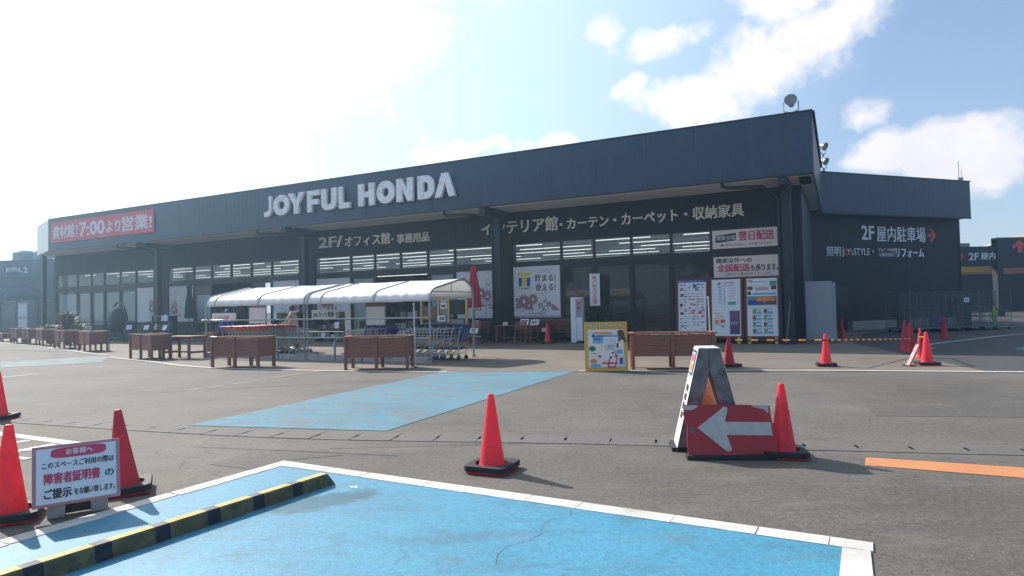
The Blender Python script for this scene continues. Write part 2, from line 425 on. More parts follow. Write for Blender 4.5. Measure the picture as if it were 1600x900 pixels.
M['soffit'] = mat('soffit_board', (.72, .68, .66), rough=.75, var=.06, scale=1.5)
M['trim'] = mat('dark_trim', (.006, .008, .012), rough=.5)
M['glass'] = glass_mat('window_glass')
M['glass_up'] = glass_mat('transom_glass', (.90, .94, .94), .20)
M['white_print'] = mat('poster_white', (.72, .70, .73), rough=.45, var=.03)
M['cream_print'] = mat('banner_cream', (.84, .72, .66), rough=.5, var=.04)
M['pink'] = mat('print_pink', (.62, .05, .13), rough=.5, var=.05)
M['red_banner'] = mat('banner_red', (.70, .07, .12), rough=.5, var=.06)
M['ink'] = mat('print_ink', (.022, .022, .028), rough=.6, var=.05)
M['greyink'] = mat('print_grey', (.24, .23, .24), rough=.6)
M['rose'] = mat('print_rose', (.33, .16, .17), rough=.6, var=.2, scale=15)
M['palerose'] = mat('print_pale_rose', (.48, .36, .37), rough=.6)
M['sky_print'] = mat('print_sky_blue', (.16, .42, .62), rough=.5)
M['green_print'] = mat('print_green', (.06, .36, .20), rough=.5)
M['yellow_print'] = mat('print_yellow', (.66, .38, .06), rough=.5, var=.05)
M['orange_print'] = mat('print_orange', (.80, .25, .05), rough=.5)
M['brown_print'] = mat('print_brown', (.12, .05, .04), rough=.5)
M['blue_print'] = mat('print_blue', (.02, .07, .32), rough=.5)
M['purple_print'] = mat('print_purple', (.10, .06, .18), rough=.5)
M['logo_yellow'] = mat('logo_yellow', (.72, .62, .04), rough=.5)
M['letters'] = mat('sign_letter_white', (.86, .86, .88), rough=.5, var=.08, scale=3, dirt=((.36, .33, .31), .8, 7))
M['wall_letters'] = mat('wall_letter_grey', (.85, .81, .72), rough=.6, var=.08)
M['grey_letters'] = mat('wall_letter_cool', (.76, .78, .82), rough=.6, var=.08)
M['arrow_red'] = mat('arrow_red', (.62, .07, .05), rough=.5)
M['cone'] = mat('cone_plastic', (.88, .055, .085), rough=.45, var=.12, scale=9, coat=.1, dirt=((.42, .06, .06), .85, 14), bump=.05)
M['cone_old'] = mat('old_cone_plastic', (.52, .03, .055), rough=.55, var=.12, scale=7, dirt=((.2, .02, .03), .6, 9))
translucent(M['cone'], .36, (.95, .05, .09)); translucent(M['cone_old'], .2, (.7, .03, .05))
M['cone_rubber'] = mat('cone_weight_rubber', (.013, .018, .024), rough=.7, var=.15, dirt=((.04, .04, .04), .6, 12))
M['planter'] = mat('planter_wood', (.25, .10, .07), rough=.62, var=.22, scale=5, bump=.2, stretch=(1, 8, 8), dirt=((.33, .16, .12), .5, 3))
M['planter_post'] = mat('planter_post_wood', (.27, .105, .07), rough=.62, var=.2, scale=5, bump=.2, stretch=(8, 8, 1))
M['soil'] = mat('soil', (.07, .04, .028), rough=.95, var=.5, scale=30, bump=.8)
M['pebble'] = mat('pebble', (.5, .46, .38), rough=.8, var=.4, scale=20)
M['fabric'] = mat('tent_fabric', (.95, .95, .95), rough=.5, var=.02, scale=1.5, bump=.25, bscale=3)
translucent(M['fabric'], .35, (.95, .95, .95))
M['steel'] = mat('galvanised_steel', (.30, .34, .37), rough=.42, metal=.6, var=.15)
M['chrome'] = mat('cart_wire', (.45, .46, .48), rough=.3, metal=.85)
M['clamp'] = mat('brass_clamp', (.42, .32, .06), rough=.5, metal=.5)
M['cart_blue'] = mat('cart_blue_plastic', (.012, .035, .17), rough=.4)
M['cart_red'] = mat('cart_red_plastic', (.45, .03, .03), rough=.45)
M['wheel'] = mat('wheel_rubber', (.02, .02, .022), rough=.6)
M['pole_blue'] = mat('faded_blue_pole', (.06, .15, .24), rough=.5)
M['pole_white'] = mat('white_pole', (.62, .64, .66), rough=.4)
M['concrete'] = mat('concrete', (.34, .33, .31), rough=.9, var=.15, scale=12, bump=.3)
M['kerb'] = mat('pale_kerb', (.40, .40, .42), rough=.85, var=.15, scale=4, dirt=((.14, .14, .15), .7, 3))
M['teak'] = mat('teak_wood', (.20, .075, .045), rough=.5, var=.25, scale=6, stretch=(1, 6, 6))
M['pine'] = mat('pine_wood', (.52, .36, .15), rough=.6, var=.12, stretch=(6, 6, 1))
M['brownboard'] = mat('brown_board', (.16, .105, .07), rough=.6, var=.15)
M['greyboard'] = mat('grey_board', (.20, .21, .19), rough=.6, var=.2)
M['umb_red'] = mat('umbrella_red', (.48, .035, .05), rough=.75, var=.2)
M['umb_green'] = mat('umbrella_green', (.015, .065, .055), rough=.75, var=.2)
M['frame_red'] = mat('frame_red_wood', (.15, .035, .025), rough=.5)
M['yellow'] = mat('yellow_plastic', (.72, .42, .02), rough=.5)
M['bar_orange'] = mat('bar_yellow_band', (.80, .37, .05), rough=.5)
M['bar_black'] = mat('bar_black', (.012, .012, .014), rough=.5)
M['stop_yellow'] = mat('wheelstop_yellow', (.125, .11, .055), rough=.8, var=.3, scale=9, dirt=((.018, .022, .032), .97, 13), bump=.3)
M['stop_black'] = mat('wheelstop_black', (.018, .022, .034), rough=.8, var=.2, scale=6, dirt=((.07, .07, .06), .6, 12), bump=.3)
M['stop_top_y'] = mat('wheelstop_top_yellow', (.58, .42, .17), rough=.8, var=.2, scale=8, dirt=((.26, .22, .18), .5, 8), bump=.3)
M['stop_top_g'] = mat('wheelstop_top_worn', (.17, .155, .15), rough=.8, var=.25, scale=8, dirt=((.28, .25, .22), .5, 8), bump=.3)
M['board_white'] = mat('notice_white', (.74, .77, .82), rough=.4, var=.05, scale=3, dirt=((.42, .44, .48), .4, 3))
M['board_pinkedge'] = mat('notice_border', (.50, .22, .26), rough=.5, var=.1)
M['red_plate'] = mat('red_plate', (.36, .028, .04), rough=.5, var=.12, scale=4, dirt=((.22, .04, .045), .7, 5))
M['plate_white'] = mat('plate_white', (.46, .47, .48), rough=.6, var=.12, scale=10, dirt=((.28, .27, .27), .7, 14))
M['worn_metal'] = mat('weathered_metal', (.17, .175, .185), rough=.5, metal=.3, var=.4, scale=6, dirt=((.05, .05, .055), .9, 7), bump=.15)
M['stand_white'] = mat('stand_white', (.62, .62, .62), rough=.6, var=.08, dirt=((.28, .27, .26), .8, 9))
M['sand_orange'] = mat('faded_orange', (.80, .42, .25), rough=.9, var=.25, scale=22, dirt=((.38, .17, .10), .8, 25), bump=.8, bscale=30)
translucent(M['sand_orange'], .3, (.8, .4, .2))
M['skin'] = mat('skin', (.50, .30, .21), rough=.6)
M['hair'] = mat('dark_hair', (.012, .010, .010), rough=.6)
M['coat_beige'] = mat('beige_coat', (.50, .39, .34), rough=.85, var=.1)
M['fur'] = mat('cream_fur', (.68, .60, .50), rough=.95, var=.2, scale=30, bump=1)
M['jeans'] = mat('dark_trousers', (.022, .028, .045), rough=.85)
M['jacket_blue'] = mat('blue_jacket', (.012, .085, .42), rough=.7, var=.1)
M['shoe'] = mat('shoe', (.02, .02, .02), rough=.6)
M['wicker'] = mat('grey_wicker', (.07, .075, .08), rough=.8, var=.3, scale=20)
M['grey_panel'] = mat('pale_grey_panel', (.30, .32, .37), rough=.45, var=.06, scale=1.0, dirt=((.40, .42, .46), .4, 3))
M['cage'] = mat('cage_steel', (.165, .19, .195), rough=.6, metal=.1)
M['cage_green'] = mat('green_sheet', (.03, .065, .06), rough=.6)
M['leaf'] = mat('leaf_green', (.06, .10, .03), rough=.6, var=.35)
M['leaf_red'] = mat('leaf_red', (.34, .10, .09), rough=.6, var=.3)
M['leaf_pale'] = mat('leaf_straw', (.38, .34, .15), rough=.7, var=.3)
M['pot'] = mat('terracotta', (.26, .10, .06), rough=.8)
M['tube_lamp'] = mat('fluorescent_tube', (1, 1, .96), var=0, emit=1.15)
M['interior'] = mat('interior_wall', (.16, .16, .165), rough=.9)
M['interior_floor'] = mat('interior_floor', (.12, .115, .11), rough=.35)
M['int_ceiling'] = mat('interior_ceiling', (.42, .42, .41), rough=.9)
M['goods'] = mat('shelf_goods', (.09, .08, .075), rough=.7, var=.8, scale=2.5)
M['pinkwall'] = mat('pink_wall', (.72, .36, .28), rough=.8, var=.05)  # base raised to read as sunlit, since no sun reaches this wall
M['dome'] = mat('tan_roof', (.34, .30, .26), rough=.7)
M['garage'] = mat('dark_garage', (.014, .018, .028), rough=.6)
M['tank'] = mat('roof_tank', (.22, .24, .27), rough=.5, var=.1)
M['awning'] = mat('blue_awning', (.02, .04, .07), rough=.8)
M['awning_tan'] = mat('tan_awning', (.45, .38, .33), rough=.8)
M['lime'] = mat('lime_plastic', (.45, .62, .03), rough=.5)
M['slot'] = mat('slot_black', (.004, .004, .004), rough=1, spec=0)
M['teal'] = mat('roof_shade_teal', (.02, .055, .06), rough=.9)  # dark teal standing for shade on the ground
M['bird'] = mat('bird_white', (.8, .8, .8), rough=.6)
# ------------------------------------------------------------------ text
def text_mesh(text, w, h, depth, material, bold=.018, name='lettering', keep=False):
    # bold strokes: the outline struck several times a little apart, each a hair proud of the one below
    cu = bpy.data.curves.new('glyphs', 'FONT'); cu.body = text; cu.offset = 0.0; cu.extrude = .02; cu.resolution_u = 2
    if depth < .01: cu.extrude = 0.0
    ob = bpy.data.objects.new('glyphs', cu); COL.objects.link(ob)
    dg = bpy.context.evaluated_depsgraph_get()
    m0 = bpy.data.meshes.new_from_object(ob.evaluated_get(dg))
    bpy.data.objects.remove(ob); bpy.data.curves.remove(cu)
    q = bold * .9
    offs = [(0, 0)] if bold < .008 else [(0, 0), (q, q * .6), (-q, q * .6), (q, -q * .6), (-q, -q * .6)]
    bm = bmesh.new()
    for i, (dx, dy) in enumerate(offs):
        c = m0.copy(); c.transform(Matrix.Translation((dx, dy, 0)))
        if depth < .01:
            for v in c.vertices: v.co.z = .02
        for v in c.vertices:
            if v.co.z > 0: v.co.z += .0004 * i * .04 / depth
        bm.from_mesh(c); bpy.data.meshes.remove(c)
    me = bpy.data.meshes.new(name); bm.to_mesh(me); bm.free(); bpy.data.meshes.remove(m0)
    xs = [v.co.x for v in me.vertices]; ys = [v.co.y for v in me.vertices]
    x0, x1, y0, y1 = min(xs), max(xs), min(ys), max(ys)
    sx, sy = w / (x1 - x0), h / (y1 - y0)
    if keep: sx = sy = min(sx, sy)
    for v in me.vertices:
        x, y, z = v.co
        v.co = ((x - x0) * sx, -(z + .02) / .04 * depth, (y - y0) * sy)
    me.materials.clear(); me.materials.append(material); me.name = name
    return me
def write(text, parent, x, z, w, h, material, y=0.0, depth=.004, bold=.018, name='lettering', rot=None):
    me = text_mesh(text, w, h, depth, material, bold, name)
    o = bpy.data.objects.new(name, me); COL.objects.link(o)
    o.parent = parent; o.location = (x, y, z)
    if rot: o.rotation_euler = rot
    return o
FR = Matrix.Rotation(R(90), 4, 'X')       # a plan drawn in x, y stood up: y becomes height, +z becomes -y (towards the viewer)
def arrow_pts(l, h, hl, sw):
    """arrow pointing left: length l, head height h, head length hl, shaft width sw"""
    return [(0, 0), (hl, -h / 2), (hl, -sw / 2), (l, -sw / 2), (l, sw / 2), (hl, sw / 2), (hl, h / 2)]

# ------------------------------------------------------------------ ground
def sheet(name, pts, z, m, thick=0.0):
    b = MB(); b.add([(x, y, z) for x, y in pts], [tuple(range(len(pts)))])
    o = b.build(name, m, kind='structure')
    return o
def area(pts):
    return sum(pts[i][0] * pts[(i + 1) % len(pts)][1] - pts[(i + 1) % len(pts)][0] * pts[i][1] for i in range(len(pts)))
def ccw(pts):
    return pts if area(pts) > 0 else list(reversed(pts))
def strip(name, pts, w, z, m, gap=0, label=None):
    """painted strip along a polyline"""
    b = MB(); P = [Vector(p) for p in pts]
    L_, R_ = [], []
    for i, p in enumerate(P):
        a = P[max(i - 1, 0)]; c = P[min(i + 1, len(P) - 1)]
        d = (c - a).normalized(); n = Vector((-d.y, d.x))
        L_.append(p + n * w / 2); R_.append(p - n * w / 2)
    n = len(P)
    b.add([(q.x, q.y, z) for q in L_] + [(q.x, q.y, z) for q in R_], [(n + i, n + i + 1, i + 1, i) for i in range(n - 1)])
    return b.build(name, m, kind='structure')
sheet('ground', [(-400, -300), (400, -300), (400, 500), (-400, 500)], 0, M['asphalt'])
# apron between the white line and the store
line_l = [(-29.6, 36.8), (-23.44, 31.65), (-18.37, 26.75), (-15.81, 24.31), (-14.9, 23.5)]
line_r = [(-13.94, 22.17), (-11.07, 19.75), (-9.6, 18.35), (-8.2, 17.3), (-6.6, 16.5), (-5.11, 15.9), (-2.25, 14.95), (-1.55, 14.88)]
line_f = [(1.47, 14.45), (6.05, 13.6), (9.91, 12.5), (16, 10.9), (24, 9.0)]
def smooth_line(P, k=5):
    P = [Vector(p) for p in P]; out = []
    for i in range(len(P) - 1):
        p0, p1, p2, p3 = P[max(i - 1, 0)], P[i], P[i + 1], P[min(i + 2, len(P) - 1)]
        for j in range(k):
            t = j / k
            out.append(.5 * ((2 * p1) + (p2 - p0) * t + (2 * p0 - 5 * p1 + 4 * p2 - p3) * t * t + (3 * p1 - p0 - 3 * p2 + p3) * t ** 3))
    return out + [P[-1]]
edge = smooth_line(line_l + line_r + line_f, 3)
ap = [(p.x, p.y) for p in edge] + [tuple(W(16, 2)[:2]), tuple(W(8, -12)[:2]), tuple(W(1, -8)[:2]), tuple(W(.3, -.5)[:2]), tuple(W(-46.5, -.5)[:2]), tuple(W(-60, 6)[:2])]
ap = ap[:len(edge)] + [(26, 18)] + [tuple(W(1, -8)[:2]), tuple(W(.3, -.5)[:2]), tuple(W(-46.5, -.5)[:2]), tuple(W(-60, 4)[:2])]
sheet('apron_paving', ccw(ap), .004, M['apron'])
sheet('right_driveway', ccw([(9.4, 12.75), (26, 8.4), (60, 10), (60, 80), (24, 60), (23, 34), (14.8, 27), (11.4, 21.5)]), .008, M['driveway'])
for nm, ln in (('white_line', line_l), ('white_line', line_r), ('white_line', line_f)):
    strip(nm, [tuple(p) for p in smooth_line(ln)], .13, .013, M['line'])
strip('white_line', [tuple(p) for p in smooth_line([(12.2, 18.6), (12.81, 19.92), (15.8, 22.2), (19.72, 24.76), (30, 30)])], .12, .013, M['line'])
strip('white_line', [(20.5, 30), (34, 34)], .12, .012, M['line'])
strip('white_line', [(24, 33.5), (40, 40)], .12, .012, M['line'])
sheet('blue_crossing', ccw([(-4.34, 8.55), (-1.57, 7.87), (1.38, 14.42), (-1.68, 14.88)]), .0055, M['blue_faded'])
sheet('pale_blue_crossing', ccw([(-16.9, 21.1), (-15.0, 18.8), (-12.9, 20.1), (-13.95, 22.1), (-14.9, 23.3)]), .0055, M['blue_pale'])
sheet('blue_mark', ccw([(14.08, 18.04), (15.2, 18.9), (17.5, 18.6), (13.4, 16.4)]), .0125, M['blue_pale'])
strip('worn_line', [(-30, 32.9), (-23.49, 29.34), (-18.37, 26.23)], .11, .0125, M['line_thin'])
strip('worn_line', [(-12.65, 15.81), (-12.32, 16.63)], .11, .004, M['line'])
strip('worn_line', [(-6.3, 12.32), (-4.93, 15.32)], .11, .004, M['line_thin'])
strip('worn_line', [(-5.4, 14.3), (-4.75, 15.7)], .13, .0065, M['orange_pale'])
strip('worn_line', [(-18, 20.2), (-14.6, 18.4)], .10, .004, M['line_thin'])
sheet('orange_line', ccw([(3.30, 6.08), (4.40, 5.61), (6.4, 4.75), (6.2, 4.4), (4.14, 5.30), (3.14, 5.80)]), .004, M['orange_line'])
sheet('asphalt_patch', ccw([(-3.02, 6.35), (-2.85, 6.85), (-2.55, 6.98), (-2.0, 6.86), (-1.78, 6.62), (-2.28, 6.46), (-2.52, 6.12)]), .003, M['patch'])
sheet('asphalt_patch', ccw([(4.6, 8.2), (9.5, 7.3), (9.7, 8.1), (4.9, 9.0)]), .003, M['patch'])
# bird dropping splash and oil stain on the bay, crack marks
# hatched area at the far left
for k_, (a, b_, w) in enumerate([((-7.6, 8.75), (-4.95, 7.42), .15), ((-5.05, 7.42), (-6.6, 6.6), .11), ((-5.85, 7.75), (-6.3, 7.2), .12), ((-5.36, 7.50), (-5.6, 7.0), .12), ((-5.9, 7.05), (-5.1, 6.75), .09), ((-6.9, 8.3), (-7.4, 7.6), .12)]):
    strip('hatch_line', [a, b_], w, .004 + .0006 * k_, M['line_clean'])
# drain channel: concrete blocks with slots
dt = smooth_line([(-12, 11.6), (-7.93, 9.9), (-5.8, 9.05), (-2.58, 7.98), (0.55, 7.4), (2.71, 6.92), (5.06, 6.41), (9, 5.6), (13, 4.8)], 14)
cum = [0]
for i in range(1, len(dt)): cum.append(cum[-1] + (dt[i] - dt[i - 1]).length)
def along(d):
    for i in range(1, len(dt)):
        if cum[i] >= d:
            t = (d - cum[i - 1]) / (cum[i] - cum[i - 1]); return dt[i - 1].lerp(dt[i], t)
    return dt[-1]
drain = thing('drain_channel', 'strip of pale concrete drain blocks crossing the asphalt behind the near cones', 'drain')
drain['kind'] = 'structure'; del drain['category']
d = 0; k = 0
while d + .49 < cum[-1]:
    a, c = along(d + .004), along(d + .490)
    t = (c - a).normalized(); n = Vector((t.y, -t.x)); wd = .44
    q = [a, c, c + n * wd, a + n * wd]
    b = MB(); zt = .0065 + random.uniform(-.001, .001)
    b.prism(ccw([tuple(x) for x in q]), .001, zt)
    o = b.build('concrete_block', M['drain'], drain)
    s0 = a + n * .17
    sb = MB(); sb.prism(ccw([tuple(s0 - t * .014), tuple(s0 + t * .012), tuple(s0 + t * .012 + n * .12), tuple(s0 - t * .014 + n * .12)]), .002, zt + .001)
    sb.build('slot', M['slot'], drain)
    d += .494; k += 1
# parking bay -----------------------------------------------------
bx, by = Vector((.8763, -.4818)), Vector((-.4818, -.8763)); b0 = Vector((-2.29, 6.41))
def bay(u, v): p = b0 + bx * u + by * v; return (p.x, p.y)
pbay = thing('parking_bay', 'blue painted parking bay edged with a broken white line', 'bay'); pbay['kind'] = 'structure'; del pbay['category']
b = MB(); b.add([(*bay(u, v), .004) for u, v in ((.1, .1), (.1, 5.6), (4.96, 5.6), (4.96, .1))], [(0, 1, 2, 3)]); b.build('blue_surface', M['blue_paint'], pbay)
def bline(u0, v0, u1, v1, w, steps):
    L = math.hypot(u1 - u0, v1 - v0); du, dv = (u1 - u0) / L, (v1 - v0) / L; t = 0
    while t < L - .05:
        seg = min(random.choice(steps), L - t)
        b = MB(); g = random.uniform(.004, .010)
        pu, pv = -dv * w, du * w
        j = [random.uniform(-.006, .006) for _ in range(4)]
        q = [(u0 + du * t + pu * j[0] * 20, v0 + dv * t), (u0 + du * (t + seg - g), v0 + dv * (t + seg - g) + j[1]), (u0 + du * (t + seg - g) + pu, v0 + dv * (t + seg - g) + pv + j[2]), (u0 + du * t + pu, v0 + dv * t + pv + j[3])]
        b.prism(ccw([bay(*x) for x in q]), .0, .009); b.build('line_segment', M['line_clean'], pbay)
        t += seg
bline(-.02, 0, 5.1, 0, .155, [.42, .33, .55, .7])
bline(.13, .16, .13, 5.6, .15, [.6, .8, .45])
bline(5.1, .16, 5.1, 5.6, .17, [.5, .4, .8])
# a white splash and a dark oil stain
sp = MB(); cx, cy = -1.36, 5.42
sp.add([(cx + math.cos(a) * r_, cy + math.sin(a) * r_ * .8, .0085) for a, r_ in [(i / 14 * 6.283, random.uniform(.012, .05)) for i in range(14)]], [tuple(range(14))])
sp.build('splash', M['bird'], pbay)
# crack in the bay
ck = MB(); pts = [(3.15 + .05 * math.sin(i * 1.7) + .03 * random.uniform(-1, 1), .17 + i * .14) for i in range(9)]
for i in range(8):
    a, c = Vector(bay(*pts[i])), Vector(bay(*pts[i + 1])); n = Vector((-(c - a).y, (c - a).x)).normalized() * random.uniform(.0006, .0024)
    ck.add([(*(a - n), .0075), (*(c - n), .0075), (*(c + n), .0075), (*(a + n), .0075)], [(0, 1, 2, 3)])
ck.build('crack', M['drain'], pbay)
# long joints and patch cuts in the asphalt
jt = MB()
for a, c, w in [((-3.6, 7.2), (-1.2, 6.55), .012), ((-9, 11.5), (-1.5, 13.8), .02), ((-2.0, 6.95), (.3, 7.0), .01)]:
    a, c = Vector(a), Vector(c); n = Vector((-(c - a).y, (c - a).x)).normalized() * w / 2
    K = 14; pr = None
    for i in range(K + 1):
        p = a.lerp(c, i / K) + n.normalized() * random.uniform(-.007, .007)
        if pr is not None: jt.add([(*(pr - n), .0062), (*(p - n), .0062), (*(p + n), .0062), (*(pr + n), .0062)], [(0, 1, 2, 3)])
        pr = p
jt.build('asphalt_crack', M['trim'], kind='structure')

# ------------------------------------------------------------------ main store
store = thing('store_building', 'long navy blue store with a deep overhanging parapet and rows of shop windows', 'store building', W(0, 0), YAW)
def SB(name, m, fn, **k):
    b = MB(); fn(b); return b.build(name, m, store, **k)
# local frame: x = s, y = -n, z
BAYS = [(-46.12, -35.34), (-34.32, -23.37), (-22.52, -11.86), (-11.06, -.39)]
COLS = [-46.35, -34.83, -22.95, -11.46, 0.0]
Z_HEAD0, Z_B0, Z_B1, SOF, TOP = 3.10, 3.41, 4.17, 5.57, 7.50
# wall over the windows, in cladding panels
s = -46.5
while s < .35:
    e = min(s + 1.953, .4)
    b = MB(); b.box(s + .004, e - .004, 0, .14, Z_B1 + .06, SOF); b.build('wall_panel', M['navy_shaded'], store)
    s = e
SB('wall_core', M['navy_smooth'], lambda b: b.box(-46.4, .3, .142, .3, Z_B1 + .1, 6.9))
for i, c in enumerate(COLS):                           # wall piers between the bays
    lo = -46.5 if i == 0 else BAYS[i - 1][1]; hi = .4 if i == 4 else BAYS[i][0]
    b = MB(); b.box(lo, hi, -.05, .3, 0, Z_B1 + .056); b.build('wall_pier', M['navy_shaded'], store)
# side walls, roof
SB('side_wall', M['navy'], lambda b: b.box(.0, .40, .302, 9.3, 0, SOF))
SB('side_wall', M['navy'], lambda b: b.box(-46.5, -46.3, .302, 18, 0, SOF))
SB('roof', M['navy_smooth'], lambda b: b.box(-42.3, .6, -1.9, 22, 6.95, 7.0))
SB('back_wall', M['navy_smooth'], lambda b: b.box(-46.3, 8, 21.5, 21.8, 0, 7.3))
M['seam'] = mat('seam_strip', (.05, .075, .115), rough=.5)
FN = 2.40
s = -42.5
while s < .88:
    e = min(s + 1.808, .9)
    b = MB(); b.box(s + .003, e - .003, -FN, -FN + .06, SOF - .02, TOP); b.build('fascia_panel', M['navy'], store)
    if random.random() < .5 or s > -4:
        b = MB(); b.box(e - .012, e + .012, -FN - .006, -FN - .001, SOF + .01, TOP - .01); b.build('seam_strip', M['seam'], store)
    s = e
SB('parapet_cap', M['trim'], lambda b: b.box(-42.5, .92, -FN - .03, -FN + .16, TOP + .001, TOP + .05))
SB('fascia_edge', M['trim'], lambda b: b.box(-42.5, .9, -FN - .015, -FN + .05, SOF - .07, SOF - .022))
SB('fascia_core', M['navy_smooth'], lambda b: b.box(-42.5, .85, -FN + .064, -FN + .2, SOF - .01, TOP - .02))
# pale angled fascia at the left end
a, c = Vector((-42.5, -FN)), Vector((-46.6, -1.0))
dd = (c - a).normalized(); nn = Vector((dd.y, -dd.x))
b = MB(); b.prism(ccw([tuple(a), tuple(c), tuple(c + Vector((.05, .2))), tuple(a + Vector((.05, .2)))]), SOF - .02, TOP + .02); b.build('angled_fascia', M['fascia_light'], store)
b = MB(); b.box(-46.75, -46.6, -.8, 18, SOF - .02, TOP); b.build('side_fascia', M['fascia_light'], store)
# right return of the fascia
b = MB(); b.box(.86, .90, -FN + .062, 7.9, SOF - .02, TOP); b.build('side_fascia', M['navy'], store)
b = MB(); b.box(.80, .98, -FN + .165, 7.6, TOP + .001, TOP + .05); b.build('parapet_cap', M['trim'], store)
# soffit boards
s = -42.5
for k in range(12):
    e = s + 43.3 / 12
    b = MB(); b.box(s + .006, e - .006, -FN + .07, -.002, SOF - .0, SOF + .03); b.build('soffit_panel', M['soffit'], store); s = e
SB('soffit_strip', M['soffit'], lambda b: b.box(-42.4, .8, -FN + .5, -FN + .56, SOF - .035, SOF - .002))
b = MB(); b.prism(ccw([(-42.5, -FN + .07), (-46.5, -1.0), (-46.5, 0), (-42.5, 0)]), SOF, SOF + .03); b.build('soffit_panel', M['soffit'], store)
b = MB(); b.box(.405, .858, -FN + .07, 7.6, SOF, SOF + .03); b.build('soffit_panel', M['soffit'], store)
# columns standing out from the wall with rain pipes and their elbows
for i, c in enumerate(COLS):
    if i == 0:
        b = MB(); b.box(-46.62, -46.4, -.75, -.5, 0, SOF - .002); b.build('column', M['navy_smooth'], store, bevel=.01); continue
    n_ = .95 if i else .2
    x0 = {1: -34.02, 2: -22.50, 3: -11.42, 4: -.18}[i]
    b = MB(); b.box(x0, x0 + .30, -n_ - .15, -n_ + .15, 0, SOF - .002); o = b.build('column', M['navy_smooth'], store, bevel=.01)
    b = MB(); b.box(x0 + .02, x0 + .28, -FN + .09, -n_ - .152, SOF - .30, SOF - .003); b.box(x0 + .02, x0 + .28, -n_ + .152, -.06, SOF - .26, SOF - .003); b.build('beam', M['navy_smooth'], store)
    b = MB(); b.tube([(x0 - 1.75, -FN + .22, SOF - .02), (x0 - 1.75, -FN + .22, SOF - .16), (x0 - 1.62, -FN + .24, SOF - .22), (x0 - .5, -FN + .55, SOF - .25), (x0 - .35, -n_ - .3, SOF - .32), (x0 - .12, -n_ - .12, SOF - .60), (x0 - .1, -n_ - .06, SOF - .9), (x0 - .1, -n_ - .06, .02)], .06, 10); b.build('rain_pipe', M['navy_smooth'], store, smooth=True)
# mullions and panes
def frame_bar(x0, x1, z0, z1, y=-.02, t=.12, nm='window_frame'):
    b = MB(); b.box(x0, x1, y, y + t, z0, z1); return b.build(nm, M['black_frame'], store)
UP = [[-46.12, -43.74, -42.18, -40.75, -39.07, -37.45, -35.34], [-34.32, -32.02, -30.49, -28.86, -27.25, -25.68, -23.37],
      [-22.52, -20.18, -18.67, -17.11, -15.54, -14.06, -11.86], [-11.06, -8.81, -7.36, -5.80, -4.22, -2.73, -.39]]
pane_up = {}
for bi, xs in enumerate(UP):
    x0, x1 = xs[0], xs[-1]
    frame_bar(x0, x1, Z_HEAD0, Z_B0 - .001, nm='transom_rail', t=.14)
    frame_bar(x0, x1, Z_B1, Z_B1 + .058, nm='transom_rail', t=.14)
    for j in range(1, 6):
        frame_bar(xs[j] - .045, xs[j] + .045, Z_B0, Z_B1 - .001, nm='mullion')
    for j in range(6):
        if bi == 3 and j == 5: continue
        b = MB(); l = xs[j] + (.045 if j else 0); r_ = xs[j + 1] - (.045 if j < 5 else 0)
        b.box(l, r_, .035, .047, Z_B0, Z_B1); b.build('transom_pane', M['glass_up'], store)
def poster_panel(bi, x0, x1):
    """white printed panel over the lower glass, dark panel under it"""
    b = MB(); b.box(x0, x1, .03, .05, .98, Z_HEAD0); b.build('blind_panel', M['white_print'], store)
    b = MB(); b.box(x0, x1, .0, .12, .0, .93); b.build('kick_panel', M['navy_smooth'], store)
    frame_bar(x0, x1, .931, .979, nm='sill', y=-.04)
def door(x0, x1, z1=Z_HEAD0, handle=False):
    f = MB(); w = .07
    f.box(x0, x0 + w, .0, .05, .02, z1 - .002); f.box(x1 - w, x1, .0, .05, .02, z1 - .002)
    f.box(x0 + w, x1 - w, .0, .05, z1 - w, z1 - .002); f.box(x0 + w, x1 - w, .0, .05, .02, .16); f.box(x0 + w, x1 - w, .001, .049, 1.0, 1.05)
    o = f.build('door', M['black_frame'], store)
    g = MB(); g.box(x0 + w, x1 - w, .02, .03, .16, z1 - w); g.build('pane', M['glass'], o)
    return o
blinds = []
for bi, xs in enumerate(UP):
    for j in range(6):
        l = xs[j] + (.05 if j else 0); r_ = xs[j + 1] - (.05 if j < 5 else 0)
        if j in (0, 5):
            if bi == 0 and j == 0: door(l, r_)
            elif bi == 3 and j == 5:
                b = MB(); b.box(l - .05, r_, .0, .12, 0, Z_B1 - .001); b.build('blank_panel', M['navy_smooth'], store)
            else: poster_panel(bi, l, r_)
        elif bi == 2 and j in (2, 3): continue            # open automatic doorway
        elif bi == 1 and j in (2, 3): continue
        else: door(l, r_)
    for j in range(1, 6):
        if bi == 2 and j == 3: continue
        if bi == 1 and j == 3: continue
        frame_bar(xs[j] - .05, xs[j] + .05, 0, Z_HEAD0 - .001, nm='mullion', t=.14)
# pale blinds behind the glass doors of the left bay
for j in range(0, 5):
    b = MB(); b.box(UP[0][j] + .15, UP[0][j + 1] - .15, .10, .115, .85, 2.9); b.build('blind_panel', M['white_print'], store)
for j in (1, 4):
    b = MB(); b.box(UP[2][j] + .12, UP[2][j + 1] - .12, .10, .115, .9, 3.0); b.build('blind_panel', M['white_print'], store)
b = MB(); b.box(UP[1][1] + .12, UP[1][2] - .12, .10, .115, .9, 2.5); b.build('blind_panel', M['white_print'], store)
